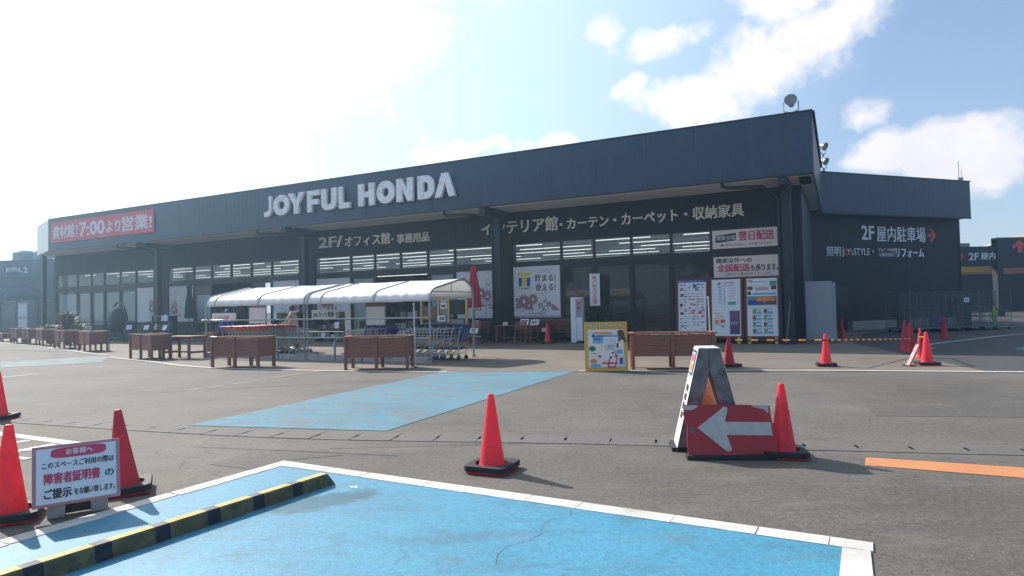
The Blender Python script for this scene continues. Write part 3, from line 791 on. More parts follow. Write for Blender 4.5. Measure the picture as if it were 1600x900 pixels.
# interior, seen through the glass
SB('floor_slab', M['interior_floor'], lambda b: b.box(-46.2, 0, .31, 21.4, -.05, .02))
SB('ceiling', M['int_ceiling'], lambda b: b.box(-46.2, -.02, .31, 21.4, 4.40, 4.5))
SB('interior_wall', M['interior'], lambda b: b.box(-46.2, 0, 20.9, 21.0, .03, 4.39))
n_ = 1.3; k = 0
while n_ < 20:
    x = -45.2 + (k % 3) * .5
    while x < -3.3:
        L_ = random.choice([1.2, 2.4, 2.4])
        if random.random() < .88:
            b = MB(); b.box(x, x + L_, n_, n_ + .06, 4.215, 4.25); b.build('ceiling_lamp', M['tube_lamp'], store)
        x += L_ + .06 + (1.3 if random.random() < .2 else 0)
    n_ += 1.9; k += 1
for k in range(15):
    x = -44.5 + k * 3.0
    b = MB(); b.box(x, x + 1.9, 4.5 + (k % 3) * 2.2, 5.0 + (k % 3) * 2.2, .03, 1.9 + .3 * (k % 2))
    o = b.build('shelf_unit', M['goods'], store)
for x in (-40.5, -29, -17.2, -5.8):
    b = MB(); b.box(x - .3, x + .3, 5.6, 6.2, .03, 4.39); b.build('interior_pillar', M['interior'], store)

# right-hand wing: angled wall facing the driveway
wa, wb = Vector((.9, 8.2)), Vector((7.66, 15.44))       # fascia line in local x, y
wd = (wb - wa).normalized(); wn_ = Vector((wd.y, -wd.x))  # outward normal
def wing(u, o, z): p = wa + wd * u + wn_ * o; return (p.x, p.y, z)
WL = (wb - wa).length; WR = math.atan2(wd.y, wd.x)
def wing_box(name, m, u0, u1, o0, o1, z0, z1):
    b = MB(); b.box(u0, u1, -o1, -o0, z0, z1); return b.build(name, m, store, loc=(wa.x, wa.y, 0), rz=WR)
for k in range(5):
    wing_box('fascia_panel', M['navy'], WL * k / 5 + .003, WL * (k + 1) / 5 - .003, -.06, 0, SOF - .02, TOP - .08)
wing_box('parapet_cap', M['trim'], -.05, WL + .03, -.14, .03, TOP - .079, TOP - .03)
wing_box('fascia_edge', M['trim'], -.05, WL + .01, -.05, .015, SOF - .07, SOF - .022)
wing_box('wing_wall', M['navy_shaded'], -.45, WL - .45, -1.2, -.62, 0, SOF)
wing_box('wing_wall', M['navy_shaded'], WL - .44, WL - .14, -9, -.7, 0, SOF)
wing_box('side_fascia', M['navy'], WL - .04, WL, -9, -.062, SOF - .02, TOP - .08)
wing_box('soffit_panel', M['soffit'], 0, WL - .05, -.62, -.064, SOF + .001, SOF + .03)
wing_box('roof', M['navy_smooth'], 0, WL - .1, -9, -.1, 6.9, 6.95)
wing_box('door', M['navy_smooth'], 1.1, 2.0, -.62, -.58, .05, 2.1)
wing_box('base_course', M['concrete'], 1.9, WL - 1.0, -.62, -.25, 0, .42)

# ------------------------------------------------------------------ lettering on the store
def fix_sign(name, label, cat, s, n, z, rz=0, group=None):
    return thing(name, label, cat, W(s, n, z), YAW + rz, group)
sg = fix_sign('store_name_sign', 'large white weathered capital letters JOYFUL HONDA on the navy parapet', 'sign', 0, FN + .02, 0)
def oval(cx, cy, rx, ry, n=36, p=2.0):
    out = []
    for i in range(n):
        a = 2 * math.pi * i / n; c_, s_ = math.cos(a), math.sin(a)
        out.append((cx + rx * math.copysign(abs(c_) ** (2 / p), c_), cy + ry * math.copysign(abs(s_) ** (2 / p), s_)))
    return out
def letter(ch, x0, x1, z0, z1):
    b = MB(); w, h = x1 - x0, z1 - z0
    T = Matrix.Translation((x0, 0, z0)) @ FR
    d0, d1 = .03, .17
    st = min(.31, w * .36)
    P = lambda pts: b.prism(pts, d0, d1, 0, T)
    if ch == 'J':
        pts = [(w - st, h), (w, h), (w, .30 * h), (w * .86, .10 * h), (w * .55, 0), (0, 0), (0, .24 * h), (w * .3, .25 * h), (w - st, .34 * h)]; P(list(reversed(pts)))
    elif ch == 'O': b.ring(oval(w / 2, h / 2, w / 2, h / 2), oval(w / 2, h / 2, w / 2 - st, h / 2 - .3), d0, d1, 0, T)
    elif ch == 'Y': P(list(reversed([(0, h), (st * 1.15, h), (w / 2, .60 * h), (w - st * 1.15, h), (w, h), (w / 2 + st / 2, .42 * h), (w / 2 + st / 2, 0), (w / 2 - st / 2, 0), (w / 2 - st / 2, .42 * h)])))
    elif ch == 'F': P([(0, 0), (st, 0), (st, .34 * h), (w * .9, .34 * h), (w * .9, .58 * h), (st, .58 * h), (st, .76 * h), (w, .76 * h), (w, h), (0, h)])
    elif ch == 'U':
        pts = [(0, h), (0, .35 * h), (.06 * w, .15 * h), (.22 * w, .03 * h), (w / 2, 0), (.78 * w, .03 * h), (.94 * w, .15 * h), (w, .35 * h), (w, h), (w - st, h), (w - st, .38 * h), (w / 2 + .1 * w, .26 * h), (w / 2 - .1 * w, .26 * h), (st, .38 * h), (st, h)]; P(pts)
    elif ch == 'L': P([(0, 0), (w, 0), (w, .26 * h), (st, .26 * h), (st, h), (0, h)])
    elif ch == 'H': P([(0, 0), (st, 0), (st, .38 * h), (w - st, .38 * h), (w - st, 0), (w, 0), (w, h), (w - st, h), (w - st, .63 * h), (st, .63 * h), (st, h), (0, h)])
    elif ch == 'N': P([(0, 0), (st, 0), (st, .56 * h), (w - st * .95, 0), (w, 0), (w, h), (w - st, h), (w - st, .46 * h), (st * .95, h), (0, h)])
    elif ch == 'D':
        n = 24; o_, i_ = [], []
        for k in range(n):
            a = 2 * math.pi * k / n; c_, s_ = math.cos(a), math.sin(a)
            p = 2.2 if c_ > 0 else 30
            o_.append((w / 2 + w / 2 * math.copysign(abs(c_) ** (2 / p), c_), h / 2 + h / 2 * math.copysign(abs(s_) ** (2 / p), s_)))
            i_.append((w / 2 + (w / 2 - st) * math.copysign(abs(c_) ** (2 / p), c_), h / 2 + (h / 2 - .29) * math.copysign(abs(s_) ** (2 / p), s_)))
        b.ring(o_, i_, d0, d1, 0, T)
    elif ch == 'A': P([(0, 0), (st * 1.05, 0), (w / 2, .62 * h), (w - st * 1.05, 0), (w, 0), (w / 2 + st * .52, h), (w / 2 - st * .52, h)])
    return b.build('letter', M['letters'], sg, bevel=.008)
LX = [-23.33, -22.82, -22.7, -21.65, -21.74, -20.67, -20.51, -19.74, -19.63, -18.71, -18.58, -17.93, -17.45, -16.54, -16.41, -15.44, -15.34, -14.47, -14.23, -13.39, -13.37, -12.35]
for ch, i in zip('JOYFULHONDA', range(0, 22, 2)):
    letter(ch, LX[i], LX[i + 1], 6.06, 7.06)
bn = fix_sign('opening_banner', 'red banner with white Japanese opening hours at the left end of the parapet', 'banner', -42.15, FN + .03, 6.0)
b = MB(); b.box(0, 10.15, -.02, 0, 0, 1.27); b.build('banner_sheet', M['red_banner'], bn)
write('資材館', bn, .25, .22, 2.35, .82, M['white_print'], -.022, .004, .03)
write('朝\n土', bn, 2.72, .2, .26, .75, M['white_print'], -.022, .004, .01)
write('7:00', bn, 3.1, .2, 2.55, .86, M['white_print'], -.022, .004, .03)
write('より', bn, 5.8, .25, 1.35, .68, M['white_print'], -.022, .004, .035)
write('営業!', bn, 7.25, .2, 2.75, .86, M['white_print'], -.022, .004, .03)
wt = fix_sign('wall_lettering', 'pale wall letters reading 2F office goods in Japanese over the middle windows', 'sign', 0, .005, 0)
write('2F/', wt, -22.3, 4.66, 1.62, .57, M['wall_letters'], 0, .02, .03)
write('オフィス館', wt, -20.55, 4.62, 2.85, .56, M['wall_letters'], 0, .02, .03)
write('・事務用品', wt, -17.62, 4.60, 2.2, .46, M['wall_letters'], 0, .02, .03)
wt = fix_sign('wall_lettering', 'pale wall letters reading interior, curtain and carpet goods in Japanese beside the column', 'sign', 0, .005, 0)
write('インテリア館', wt, -12.62, 4.63, 3.7, .62, M['wall_letters'], 0, .02, .03)
write('・カーテン・カーペット・収納家具', wt, -8.85, 4.62, 7.33, .5, M['wall_letters'], 0, .02, .03)
# printed banners at the right end
s1 = fix_sign('delivery_banner', 'upper cream banner with pink next-day delivery lettering at the right of the windows', 'banner', -2.66, .06, 3.46)
b = MB(); b.box(0, 2.30, -.02, 0, 0, .68); b.build('banner_sheet', M['cream_print'], s1)
b = MB(); b.box(-.03, 2.33, -.015, .01, -.03, .71); b.build('banner_frame', M['frame_red'], s1)
b = MB(); b.add([(.1, -.023, .22), (.82, -.023, .28), (.84, -.023, .56), (.12, -.023, .49)], [(0, 1, 2, 3)]); b.build('print', M['ink'], s1)
write('関東全域', s1, .16, .30, .64, .19, M['cream_print'], -.024, .003, .010)
write('翌日配送', s1, .93, .25, 1.22, .36, M['pink'], -.022, .004, .04)
write('■10時までの受付で、翌日着となります。', s1, .3, .08, 1.8, .09, M['ink'], -.022, .003, .005)
s2 = fix_sign('delivery_banner', 'lower cream banner with nationwide delivery lettering above the poster boards', 'banner', -2.64, .06, 2.39)
b = MB(); b.box(0, 2.28, -.02, 0, 0, .76); b.build('banner_sheet', M['cream_print'], s2)
b = MB(); b.box(-.03, 2.31, -.015, .01, -.03, .79); b.build('banner_frame', M['frame_red'], s2)
write('関東以外への', s2, .1, .52, 1.25, .19, M['ink'], -.022, .004, .025)
write('全国配送', s2, .12, .20, 1.15, .29, M['pink'], -.022, .004, .04)
write('も承ります。', s2, 1.30, .20, .93, .24, M['ink'], -.022, .004, .025)
write('(2階ロビー受付カウンターにて)', s2, .38, .05, 1.6, .10, M['ink'], -.022, .003, .005)
# lettering on the right wing
wg = thing('wing_lettering', 'grey wall letters pointing to the 2F indoor car park on the right wing', 'sign', W(0, 0) + Vector((0, 0, 0)), YAW)
def wing_world(u, o, z):
    lx, ly, lz = wing(u, o, z); return W(lx, -ly, lz)
wg.location = wing_world(0, -.618, 0); wg.rotation_euler = (0, 0, YAW + WR)
wg2 = thing('wing_lettering', 'smaller lighting and reform shop lettering below the car park words', 'sign', wing_world(0, -.618, 0), YAW + WR)
write('2F', wg, 3.06, 4.38, .82, .70, M['grey_letters'], 0, .02, .022)
write('屋内駐車場', wg, 4.05, 4.30, 3.33, .78, M['grey_letters'], 0, .02, .014)
b = MB(); T = Matrix.Translation((8.16, 0, 4.68)) @ Matrix.Rotation(R(180), 4, 'Y') @ FR
b.prism([(0, 0), (.30, -.36), (.46, -.30), (.26, -.09), (.62, -.09), (.62, .09), (.26, .09), (.46, .30), (.30, .36)], -.02, 0, 0, T)
b.build('arrow', M['arrow_red'], wg)
write('照明', wg2, .81, 3.55, .88, .46, M['grey_letters'], 0, .02, .004)
write('j', wg2, 1.78, 3.52, .10, .52, M['grey_letters'], 0, .02, .0)
b = MB(); b.ring(oval(2.03, 3.76, .13, .17, 20), oval(2.03, 3.76, .075, .11, 20), 0, .02, 0, FR); b.build('lettering', M['arrow_red'], wg2)
write("Y's", wg2, 2.12, 3.62, .36, .32, M['grey_letters'], 0, .02, .0)
write('STYLE・', wg2, 2.52, 3.62, 1.28, .34, M['grey_letters'], 0, .02, .0)
write('ジョイフル本田', wg2, 4.12, 3.82, 1.12, .17, M['grey_letters'], 0, .015, .012)
b = MB(); b.box(4.14, 5.22, -.015, 0, 3.56, 3.76); b.build('name_plate', M['greyink'], wg2)
write('浴室・台所', wg2, 4.34, 3.60, .7, .12, M['grey_letters'], -.016, .008, .005)
write('リフォーム', wg2, 5.28, 3.53, 1.95, .46, M['grey_letters'], 0, .02, .035)

# ------------------------------------------------------------------ garage entrance far right
gr = thing('parking_garage', 'dark car park entrance with a beam marked 2F and a pink wall behind', 'garage', (0, 0, 0), 0)
gr.location = (32, 46, 0)
def GB(name, m, x0, x1, y0, y1, z0, z1, **k):
    b = MB(); b.box(x0 - 32, x1 - 32, y0, y1, z0, z1); return b.build(name, m, gr, **k)
GB('beam', M['garage'], 30, 34.85, 0, .5, 3.66, 5.08)
GB('beam', M['garage'], 30, 32.3, .2, .6, 5.08, 5.45)
GB('column', M['garage'], 34.86, 35.28, -.1, .4, 0, 5.6)
GB('beam', M['garage'], 34.86, 46, -.105, .4, 3.5, 5.68)
GB('lintel', M['garage'], 35.3, 46, -.12, -.107, 4.30, 4.36)
GB('pink_wall', M['pinkwall'], 30, 60, 16, 16.3, 3.0, 4.9)
GB('wall', M['garage'], 30, 60, 15.8, 15.98, 0, 3.6)
GB('yellow_sign', M['yellow'], 40.5, 46, 15.7, 15.78, 3.8, 4.3)
GB('ceiling_slab', M['garage'], 30, 33.0, 3, 9, 3.66, 3.9)
GB('rooftop_box', M['tank'], 33.75, 34.45, 2, 2.6, 5.08, 5.5)
b = MB(); b.lathe([(7.5, 0), (7.3, .2), (6.4, .6), (4.6, 1.05), (2.2, 1.35), (.05, 1.4)], 32); b.build('roof', M['dome'], gr, loc=(17.2, 8.2, 5.9), smooth=True)
b = MB(); b.box(-6.9, 6.9, -5, 5, 0, .6); b.build('roof_wall', M['dome'], gr, loc=(17.2, 8.2, 5.3))
write('2F', gr, .9, 4.10, .72, .52, M['grey_letters'], -.004, .02, .02)
write('屋内', gr, 1.78, 4.12, 1.05, .52, M['grey_letters'], -.004, .02, .02)
UPA = [(-.15, 0), (.15, 0), (.15, .5), (.42, .28), (.5, .5), (0, .92), (-.5, .5), (-.42, .28), (-.15, .5)]
b = MB(); b.prism([(x * .55, y * .55) for x, y in UPA], 0, .02, 0, Matrix.Translation((.33, -.003, 4.11)) @ FR); b.build('arrow', M['arrow_red'], gr)
b = MB(); b.prism([(x * 1.1, y * 1.0) for x, y in UPA], 0, .02, 0, Matrix.Translation((4.52, -.108, 4.56)) @ FR); b.build('arrow', M['arrow_red'], gr)

# ------------------------------------------------------------------ neighbouring shop far left
sh = thing('shop_building', 'smaller blue-grey shop far left with the sign JOYFUL 2 and a domed awning', 'shop building', (-47, 62, 0), R(-4))
M['far_blue'] = clad_mat('blue_grey_cladding', (.025, .042, .065), period=.5, rough=.5)
def HB(name, m, x0, x1, y0, y1, z0, z1, **k):
    b = MB(); b.box(x0, x1, y0, y1, z0, z1); return b.build(name, m, sh, **k)
HB('fascia', M['far_blue'], -18, 6, 0, .3, 5.25, 6.85)
HB('parapet_cap', M['trim'], -18, 6, -.05, .35, 6.852, 6.95)
HB('soffit', M['far_blue'], -18, 6, .302, .798, 5.1, 6.59)
HB('wall', M['far_blue'], -18, 6, .8, 1.1, 3.0, 5.25)
HB('roof', M['far_blue'], -18, 6, .31, 14, 6.6, 6.8)
HB('side_wall', M['far_blue'], 5.6, 6, 1.11, 14, 0, 6.6)
HB('wall', M['black_frame'], -18, 6, 1.3, 1.4, 0, 3.0)
for k in range(12):
    HB('column', M['far_blue'], -18 + k * 2, -17.8 + k * 2, .78, 1.28, 0, 3.0)
    HB('pane', M['glass'], -17.8 + k * 2, -16.02 + k * 2, 1.0, 1.02, .1, 2.95)
    if k % 3 == 1: HB('blind_panel', M['greyboard'], -17.6 + k * 2, -16.3 + k * 2, 1.1, 1.12, .4, 2.5)
b = MB(); b.box(-2.4, .35, -.06, -.002, 5.55, 6.42); b.build('sign_board', M['garage'], sh)
write('JOYFUL', sh, -2.15, 5.68, 1.65, .55, M['letters'], -.062, .02, .03)
write('2', sh, -.30, 5.68, .4, .55, M['letters'], -.062, .02, .02)
def awning(x, w, z, r_, m):
    b = MB(); n = 14; vs, fs = [], []
    for i in range(n + 1):
        a = math.pi * i / n
        for j in range(7):
            c_ = j / 6 * math.pi / 2
            vs.append((x - w / 2 * math.cos(a) * math.cos(c_ * .98), -r_ * math.sin(c_) * .9 * math.sin(a) + .78, z + r_ * math.sin(a) * math.cos(c_)))
    for i in range(n):
        for j in range(6):
            fs.append((i * 7 + j, i * 7 + j + 1, (i + 1) * 7 + j + 1, (i + 1) * 7 + j))
    b.add(vs, fs); return b.build('awning', m, sh, smooth=True)
awning(-1.6, 5.2, 3.0, 1.6, M['awning']); awning(3.2, 3.0, 3.0, 1.0, M['awning']); awning(-3.6, 4.2, 3.55, .75, M['awning_tan'])
for x, z, w in ((-.95, 6.9, .75), (-2.9, 6.9, 1.0)):
    b = MB(); b.lathe([(w, 0), (w, 1.0), (w * .92, 1.08), (w * .75, 1.2), (w * .7, 1.25)], 20); b.build('roof_tank', M['tank'], sh, loc=(x, 3, z), smooth=True)
for x in (.9, 2.3):
    b = MB(); b.lathe([(.06, 0), (.06, .3), (.2, .6), (.2, .64)], 10); b.build('roof_vent', M['tank'], sh, loc=(x, 2, 6.8), smooth=True)
ps = thing('standing_sign', 'pinkish standing poster sign in front of the far left shop', 'sign', (-45.9, 60, 0), 0)
b = MB(); b.box(-.45, .45, -.03, .03, .2, 2.8); b.build('sign_board', M['palerose'], ps)
b = MB(); b.box(-.38, .38, -.035, -.032, .5, 1.2); b.box(-.38, .38, -.035, -.032, 1.5, 2.6); b.build('print', M['white_print'], ps)
b = MB(); b.box(-.5, .5, -.3, .3, 0, .15); b.build('base', M['concrete'], ps)

# ------------------------------------------------------------------ roof lamps and antenna
def flood(loc, rz, tilt, r_, label):
    t = thing('flood_lamp', label, 'flood lamp', loc, rz, 'flood lamps on the parapet')
    Mx = Matrix.Translation((0, 0, .42)) @ Matrix.Rotation(tilt, 4, 'X')
    b = MB(); b.lathe([(r_ * .35, -.26), (r_ * .5, -.22), (r_ * .62, -.1), (r_, .10), (r_ * 1.02, .14), (r_ * .95, .14), (r_ * .9, .11)], 24, 0, Mx, cap=True); b.build('lamp_head', M['steel'], t, smooth=True)
    b = MB(); b.lathe([(.01, .125), (r_ * .88, .125)], 24, 0, Mx); b.build('lens', M['plate_white'], t)
    b = MB(); b.tube([(-r_ - .03, 0, .42), (-r_ - .03, 0, .12), (0, 0, .05), (r_ + .03, 0, .12), (r_ + .03, 0, .42)], .02, 6); b.tube([(0, 0, .05), (0, 0, -.05)], .05, 8); b.build('bracket', M['steel'], t)
    return t
flood(W(.30, 2.3, TOP), YAW, R(78), .19, 'round flood lamp standing on the parapet corner')
flood(W(1.05, -5.6, TOP + .15), YAW + R(60), R(115), .17, 'upper flood lamp on the receding right edge of the parapet')
flood(W(1.05, -7.1, TOP - .2), YAW + R(60), R(115), .17, 'lower flood lamp where the right wing meets the parapet')
an = thing('antenna', 'thin antenna mast on the roof corner of the right wing', 'antenna', wing_world(9.55, -.3, TOP - .1), 0)
b = MB(); b.tube([(0, 0, 0), (0, 0, 1.15)], .018, 6); b.tube([(.14, 0, 0), (.14, 0, .75)], .012, 6); b.build('mast', M['steel'], an)
b = MB(); b.box(-.06, .2, -.05, .05, .15, .28); b.build('mount', M['steel'], an)

# ------------------------------------------------------------------ window posters
def flower(b, cx, cz, r_, y, mi, petals=14):
    n = petals * 4
    pts = []
    for i in range(n):
        a = 2 * math.pi * i / n
        q = r_ * (.80 + .20 * math.cos(a * petals)) * random.uniform(.95, 1.05)
        pts.append((cx + q * math.cos(a), y, cz + q * math.sin(a)))
    b.add(pts, [tuple(range(n))], mi)
    b.add([(cx + r_ * .2 * math.cos(i * .785), y - .0012, cz + r_ * .27 * math.sin(i * .785)) for i in range(8)], [tuple(range(8))], 2)
def leafy(b, cx, cz, w, h, y, n, mi):
    for i in range(n):
        x = cx + random.gauss(0, w / 2.4); z = cz + random.gauss(0, h / 2.4); a = random.uniform(0, 6.28); l = random.uniform(.03, .08)
        b.add([(x + l * math.cos(a), y, z + l * math.sin(a)), (x - l * .35 * math.sin(a), y, z + l * .35 * math.cos(a)), (x - l * math.cos(a), y, z - l * math.sin(a)), (x + l * .35 * math.sin(a), y, z - l * .35 * math.cos(a))], [(0, 1, 2, 3)], mi)
def flower_print(t, w, side, seed):
    random.seed(seed); b = MB(); y = -.0055
    cx = w * (.72 if side > 0 else .30)
    for k in range(3):
        flower(b, cx + random.uniform(-.25, .25), .75 + random.uniform(-.2, .35), random.uniform(.2, .34), y - .0013 * k, 0 if k else 1)
    leafy(b, cx, .7, .9, .8, y - .0045, 60, 1); leafy(b, cx, .45, 1.4, .3, y - .005, 50, 0)
    leafy(b, cx + side * .12, 1.3, .25, .8, y - .0045, 30, 1)
    keep = [(v, f) for v, f in ((b.v, b.f),)]
    for i, p in enumerate(b.v):
        b.v[i] = Vector((min(max(p.x, .03), w - .03), p.y, min(max(p.z, .05), 2.0)))
    b.build('flower_print', [M['rose'], M['palerose'], M['white_print']], t)
POST = [(-38.97 + 1.6, 2.0, 1, 'flower poster on the shop window left of the second column'), (-34.25, 2.15, -1, 'flower poster on the shop window right of the second column'),
        (-25.6, 2.15, 1, 'flower poster on the shop window left of the middle column'), (-22.45, 2.15, -1, 'flower poster on the shop window right of the middle column'),
        (-14.0, 2.1, 1, 'flower poster on the shop window behind the red parasol')]
for i, (s_, w_, sd, lb) in enumerate(POST):
    t = thing('window_poster', lb, 'poster', W(s_, -.022, 1.03), YAW, 'flower posters on the shop windows')
    b = MB(); b.box(0, w_, -.004, 0, 0, 2.04); b.build('poster_sheet', M['white_print'], t)
    flower_print(t, w_, sd, 20 + i)
random.seed(40)
t = thing('window_poster', 'poster with a yellow and blue T logo and dark flowers left of the glass doors', 'poster', W(-11.05, .045, 1.05), YAW)
b = MB(); b.box(0, 2.17, -.004, 0, 0, 2.12); b.build('poster_sheet', M['white_print'], t)
b = MB(); b.box(.24, .82, -.008, -.0045, 1.72, 1.86); b.box(.42, .61, -.008, -.0045, 1.28, 1.72); b.build('logo', M['logo_yellow'], t)
b = MB(); b.box(.25, .395, -.008, -.0045, 1.28, 1.655); b.box(.635, .79, -.008, -.0045, 1.28, 1.655); b.build('logo', M['blue_print'], t)
write('T-POINT', t, .25, 1.14, .54, .085, M['ink'], -.005, .003, .02)
write('貯まる!', t, 1.02, 1.46, .95, .30, M['ink'], -.005, .003, .02)
write('使える!', t, 1.04, 1.06, .93, .30, M['ink'], -.005, .003, .02)
write('Tポイントが全館でご利用いただけます', t, .98, 1.93, .98, .05, M['greyink'], -.005, .003, .0)
write('※一部対象外がございます', t, 1.15, 1.84, .6, .04, M['greyink'], -.005, .003, .0)
write('JOYFUL HONDA', t, .68, .06, .82, .08, M['ink'], -.005, .003, .03)
b = MB(); y = -.0055
for k, (x, z, r_) in enumerate([(.48, .62, .36), (.92, .72, .27), (.72, .45, .24), (.22, .45, .16), (.15, .7, .11)]):
    flower(b, x, z, r_, y - .0012 * k, 0)
for k, (x, z, r_) in enumerate([(1.25, .45, .13), (1.65, .5, .14), (1.85, .35, .14), (1.45, .62, .09), (1.4, .3, .08), (2.0, .28, .09)]):
    flower(b, x, z, r_, y - .0012 * k, 0, 7)
leafy(b, 1.1, .35, 1.7, .35, y - .0065, 90, 1); leafy(b, 1.5, .95, .12, .4, y - .006, 16, 1)
for i, p in enumerate(b.v): b.v[i] = Vector((min(max(p.x, .03), 2.14), p.y, max(p.z, .18)))
b.build('flower_print', [M['rose'], M['greyink'], M['white_print']], t)
t = thing('banner_sign', 'narrow vertical white banner with red letters hung by the glass doors', 'banner', W(-7.15, .6, 1.45), YAW)
b = MB(); b.box(-.21, .21, -.012, .0, 0, 1.25); b.build('banner_sheet', M['board_white'], t)
b = MB(); b.box(-.23, .23, -.02, .008, 1.25, 1.28); b.box(-.23, .23, -.02, .008, -.03, 0); b.build('rail', M['steel'], t)
write('春\nの\n新\n生\n活\n応\n援', t, -.10, .08, .2, 1.1, M['pink'], -.013, .003, .01)

# ------------------------------------------------------------------ traffic cones
def cone_parts(t, m_, h=.70, weight=True):
    b = MB(); q = .19
    b.prism([(-q + .03, -q), (q - .03, -q), (q, -q + .03), (q, q - .03), (q - .03, q), (-q + .03, q), (-q, q - .03), (-q, -q + .03)], .002, .022)
    b.build('base', m_, t, bevel=.004)
    k = h / .70
    b = MB(); b.lathe([(.148, .022), (.140, .030), (.125, .045), (.112, .10 * k), (.066, .42 * k), (.033, .655 * k), (.030, .685 * k), (.022, .697 * k), (.002, .70 * k)], 32, cap=True)
    b.build('cone', m_, t, smooth=True)
    if weight:
        b = MB(); n = 32; hw = .205
        out = []
        for i in range(n):
            a = 2 * math.pi * (i + .5) / n; c_, s_ = math.cos(a), math.sin(a); m = max(abs(c_), abs(s_)); out.append((hw * c_ / m, hw * s_ / m))
        inn = [(.152 * math.cos(2 * math.pi * (i + .5) / n), .152 * math.sin(2 * math.pi * (i + .5) / n)) for i in range(n)]
        b.ring(out, inn, .024, .075); o = b.build('rubber_weight', M['cone_rubber'], t, bevel=.006)
def cone_proto(m_, weight, name='traffic_cone', h=.7):
    t = thing(name, '', 'traffic cone', (0, 0, 0), 0, 'red traffic cones'); cone_parts(t, m_, h, weight); return t
cA = cone_proto(M['cone'], True); cB = cone_proto(M['cone_old'], True); cC = cone_proto(M['cone_old'], False)
USED = set()
def put(proto, loc, rz, label, scale=None, tilt=None):
    if proto in USED:
        c = copy_tree(proto)
    else:
        c = proto; USED.add(proto)
    c.location = loc; c.rotation_euler = (tilt[0] if tilt else 0, tilt[1] if tilt else 0, rz); c['label'] = label
    if scale: c.scale = scale
    return c
put(cA, (-.215, 5.90, 0), R(-24), 'red cone standing alone in the middle above the blue bay')
put(cA, (2.58, 6.21, 0), R(-12), 'red cone at the right end of the red arrow plate')
put(cA, (-3.76, 4.78, 0), R(26), 'red cone at the left edge of the photo beside the white notice')
put(cB, (-3.30, 5.44, 0), R(28), 'dark red leaning cone behind the right end of the white notice', tilt=(R(0), R(-4)))
put(cA, (-7.53, 9.38, 0), R(5), 'red cone cut off by the left edge of the photo, farther back')
put(cB, (4.94, 14.72, 0), R(10), 'dark red cone just right of the rightmost wooden planter', scale=(1.15, 1.0, 1.0))
put(cA, (6.99, 14.36, 0), R(-20), 'bright red cone on the white line in front of the pale panels', scale=(1.02, 1.02, 1.05))
put(cA, (9.13, 14.18, 0), R(-15), 'bright red cone on the white line with a narrow red board leaning on it', scale=(1.08, 1.08, 1.05))
put(cC, (11.36, 18.6, 0), 0, 'left rear cone of the dark cluster by the roll cages', scale=(1.1, 1.1, 1.12))
put(cC, (10.98, 17.72, 0), R(8), 'front left cone of the dark cluster holding the striped bar', scale=(1.15, 1.15, 1.15))
put(cC, (10.1, 15.9, 0), R(12), 'dark cone right behind the bright cone on the white line', scale=(1.05, 1.05, 1.05))
put(cC, (12.6, 20.6, 0), R(8), 'small rear cone between the dark cluster and the cages')
put(cC, (15.5, 23.05, 0), R(30), 'lone dark cone in front of the middle of the roll cages')
put(cC, (12.05, 23.5, 0), R(3), 'slim dark cone half hidden behind the pale leaning panels')
put(cA, (1.33, 24.85, 0), R(30), 'red cone in front of the wooden furniture by the shop window', scale=(1.08, 1.08, 1.18))
b = None
# striped bars resting on the cone tops
def cbar(a, c, label):
    a, c = Vector(a), Vector(c); L = (c - a).length
    t = thing('cone_bar', label, 'cone bar', a, math.atan2((c - a).y, (c - a).x), 'black and yellow bars between the cones')
    t.rotation_euler = (0, -math.asin((c - a).z / L), math.atan2((c - a).y, (c - a).x))
    bb = MB(); bb.tube([(0, 0, 0), (L, 0, 0)], .017, 10); bb.build('bar', M['bar_black'], t, smooth=True)
    n = int(L / .33)
    for i in range(n):
        x = (i + .5) * L / n
        q = MB(); q.tube([(x - .075, 0, 0), (x + .075, 0, 0)], .021, 10); q.build('yellow_band', M['bar_orange'], t, smooth=True)
cbar((4.98, 14.66, .61), (6.97, 14.28, .59), 'striped bar from the planter-side cone to the cone before the pale panels')
cbar((7.03, 14.29, .59), (10.93, 17.60, .36), 'striped bar from the cone before the pale panels to the dark cluster')
cbar((10.0, 15.8, .52), (9.17, 14.14, .62), 'short striped bar between the two rightmost cones')
# leaning striped barrier board
t = thing('barrier_board', 'dark red board with a white sticker leaning against the right-hand bright cone', 'barrier board', (8.60, 14.02, 0), R(14))
t.rotation_euler = (0, R(33), R(14))
for i in range(3):
    b = MB(); b.box(-.015, .015, -.045, .045, .01 + i * .18, .01 + (i + 1) * .18 - .004); b.build('stripe', M['red_plate'], t)
b = MB(); b.box(-.0175, .0175, -.03, .03, .24, .34); b.build('sticker', M['plate_white'], t)
b = MB(); b.box(-.03, .12, -.12, .12, .0, .03); b.build('foot', M['cone_rubber'], t, rot=(0, R(-33), 0))

# ------------------------------------------------------------------ red arrow plate and A-frame stand
t = thing('arrow_plate', 'scuffed red plate with a white arrow pointing left, on the ground by the cone', 'arrow sign', (1.635, 6.17, 0), R(-5))
Mx = Matrix.Translation((0, 0, .03)) @ Matrix.Rotation(R(-9), 4, 'X') @ FR
pw, ph = .86, .48
outl = [(0.02, 0), (pw - .02, .02), (pw - .01, .12), (pw - .03, .25), (pw - .05, .36), (pw - .055, ph - .01), (.42, ph + .002), (.0, ph - .0), (-.01, ph - .1), (.02, ph * .62), (.025, ph * .5), (.01, ph * .3)]
b = MB(); b.prism([tuple(x) for x in outl], 0, .018, 0, Mx); b.build('plate', M['red_plate'], t)
ar = [(.115, .265), (.345, .435), (.37, .462), (.405, .452), (.405, .42), (.375, .318), (.80, .312), (.812, .19), (.385, .196), (.425, .075), (.42, .05), (.385, .042), (.355, .062)]
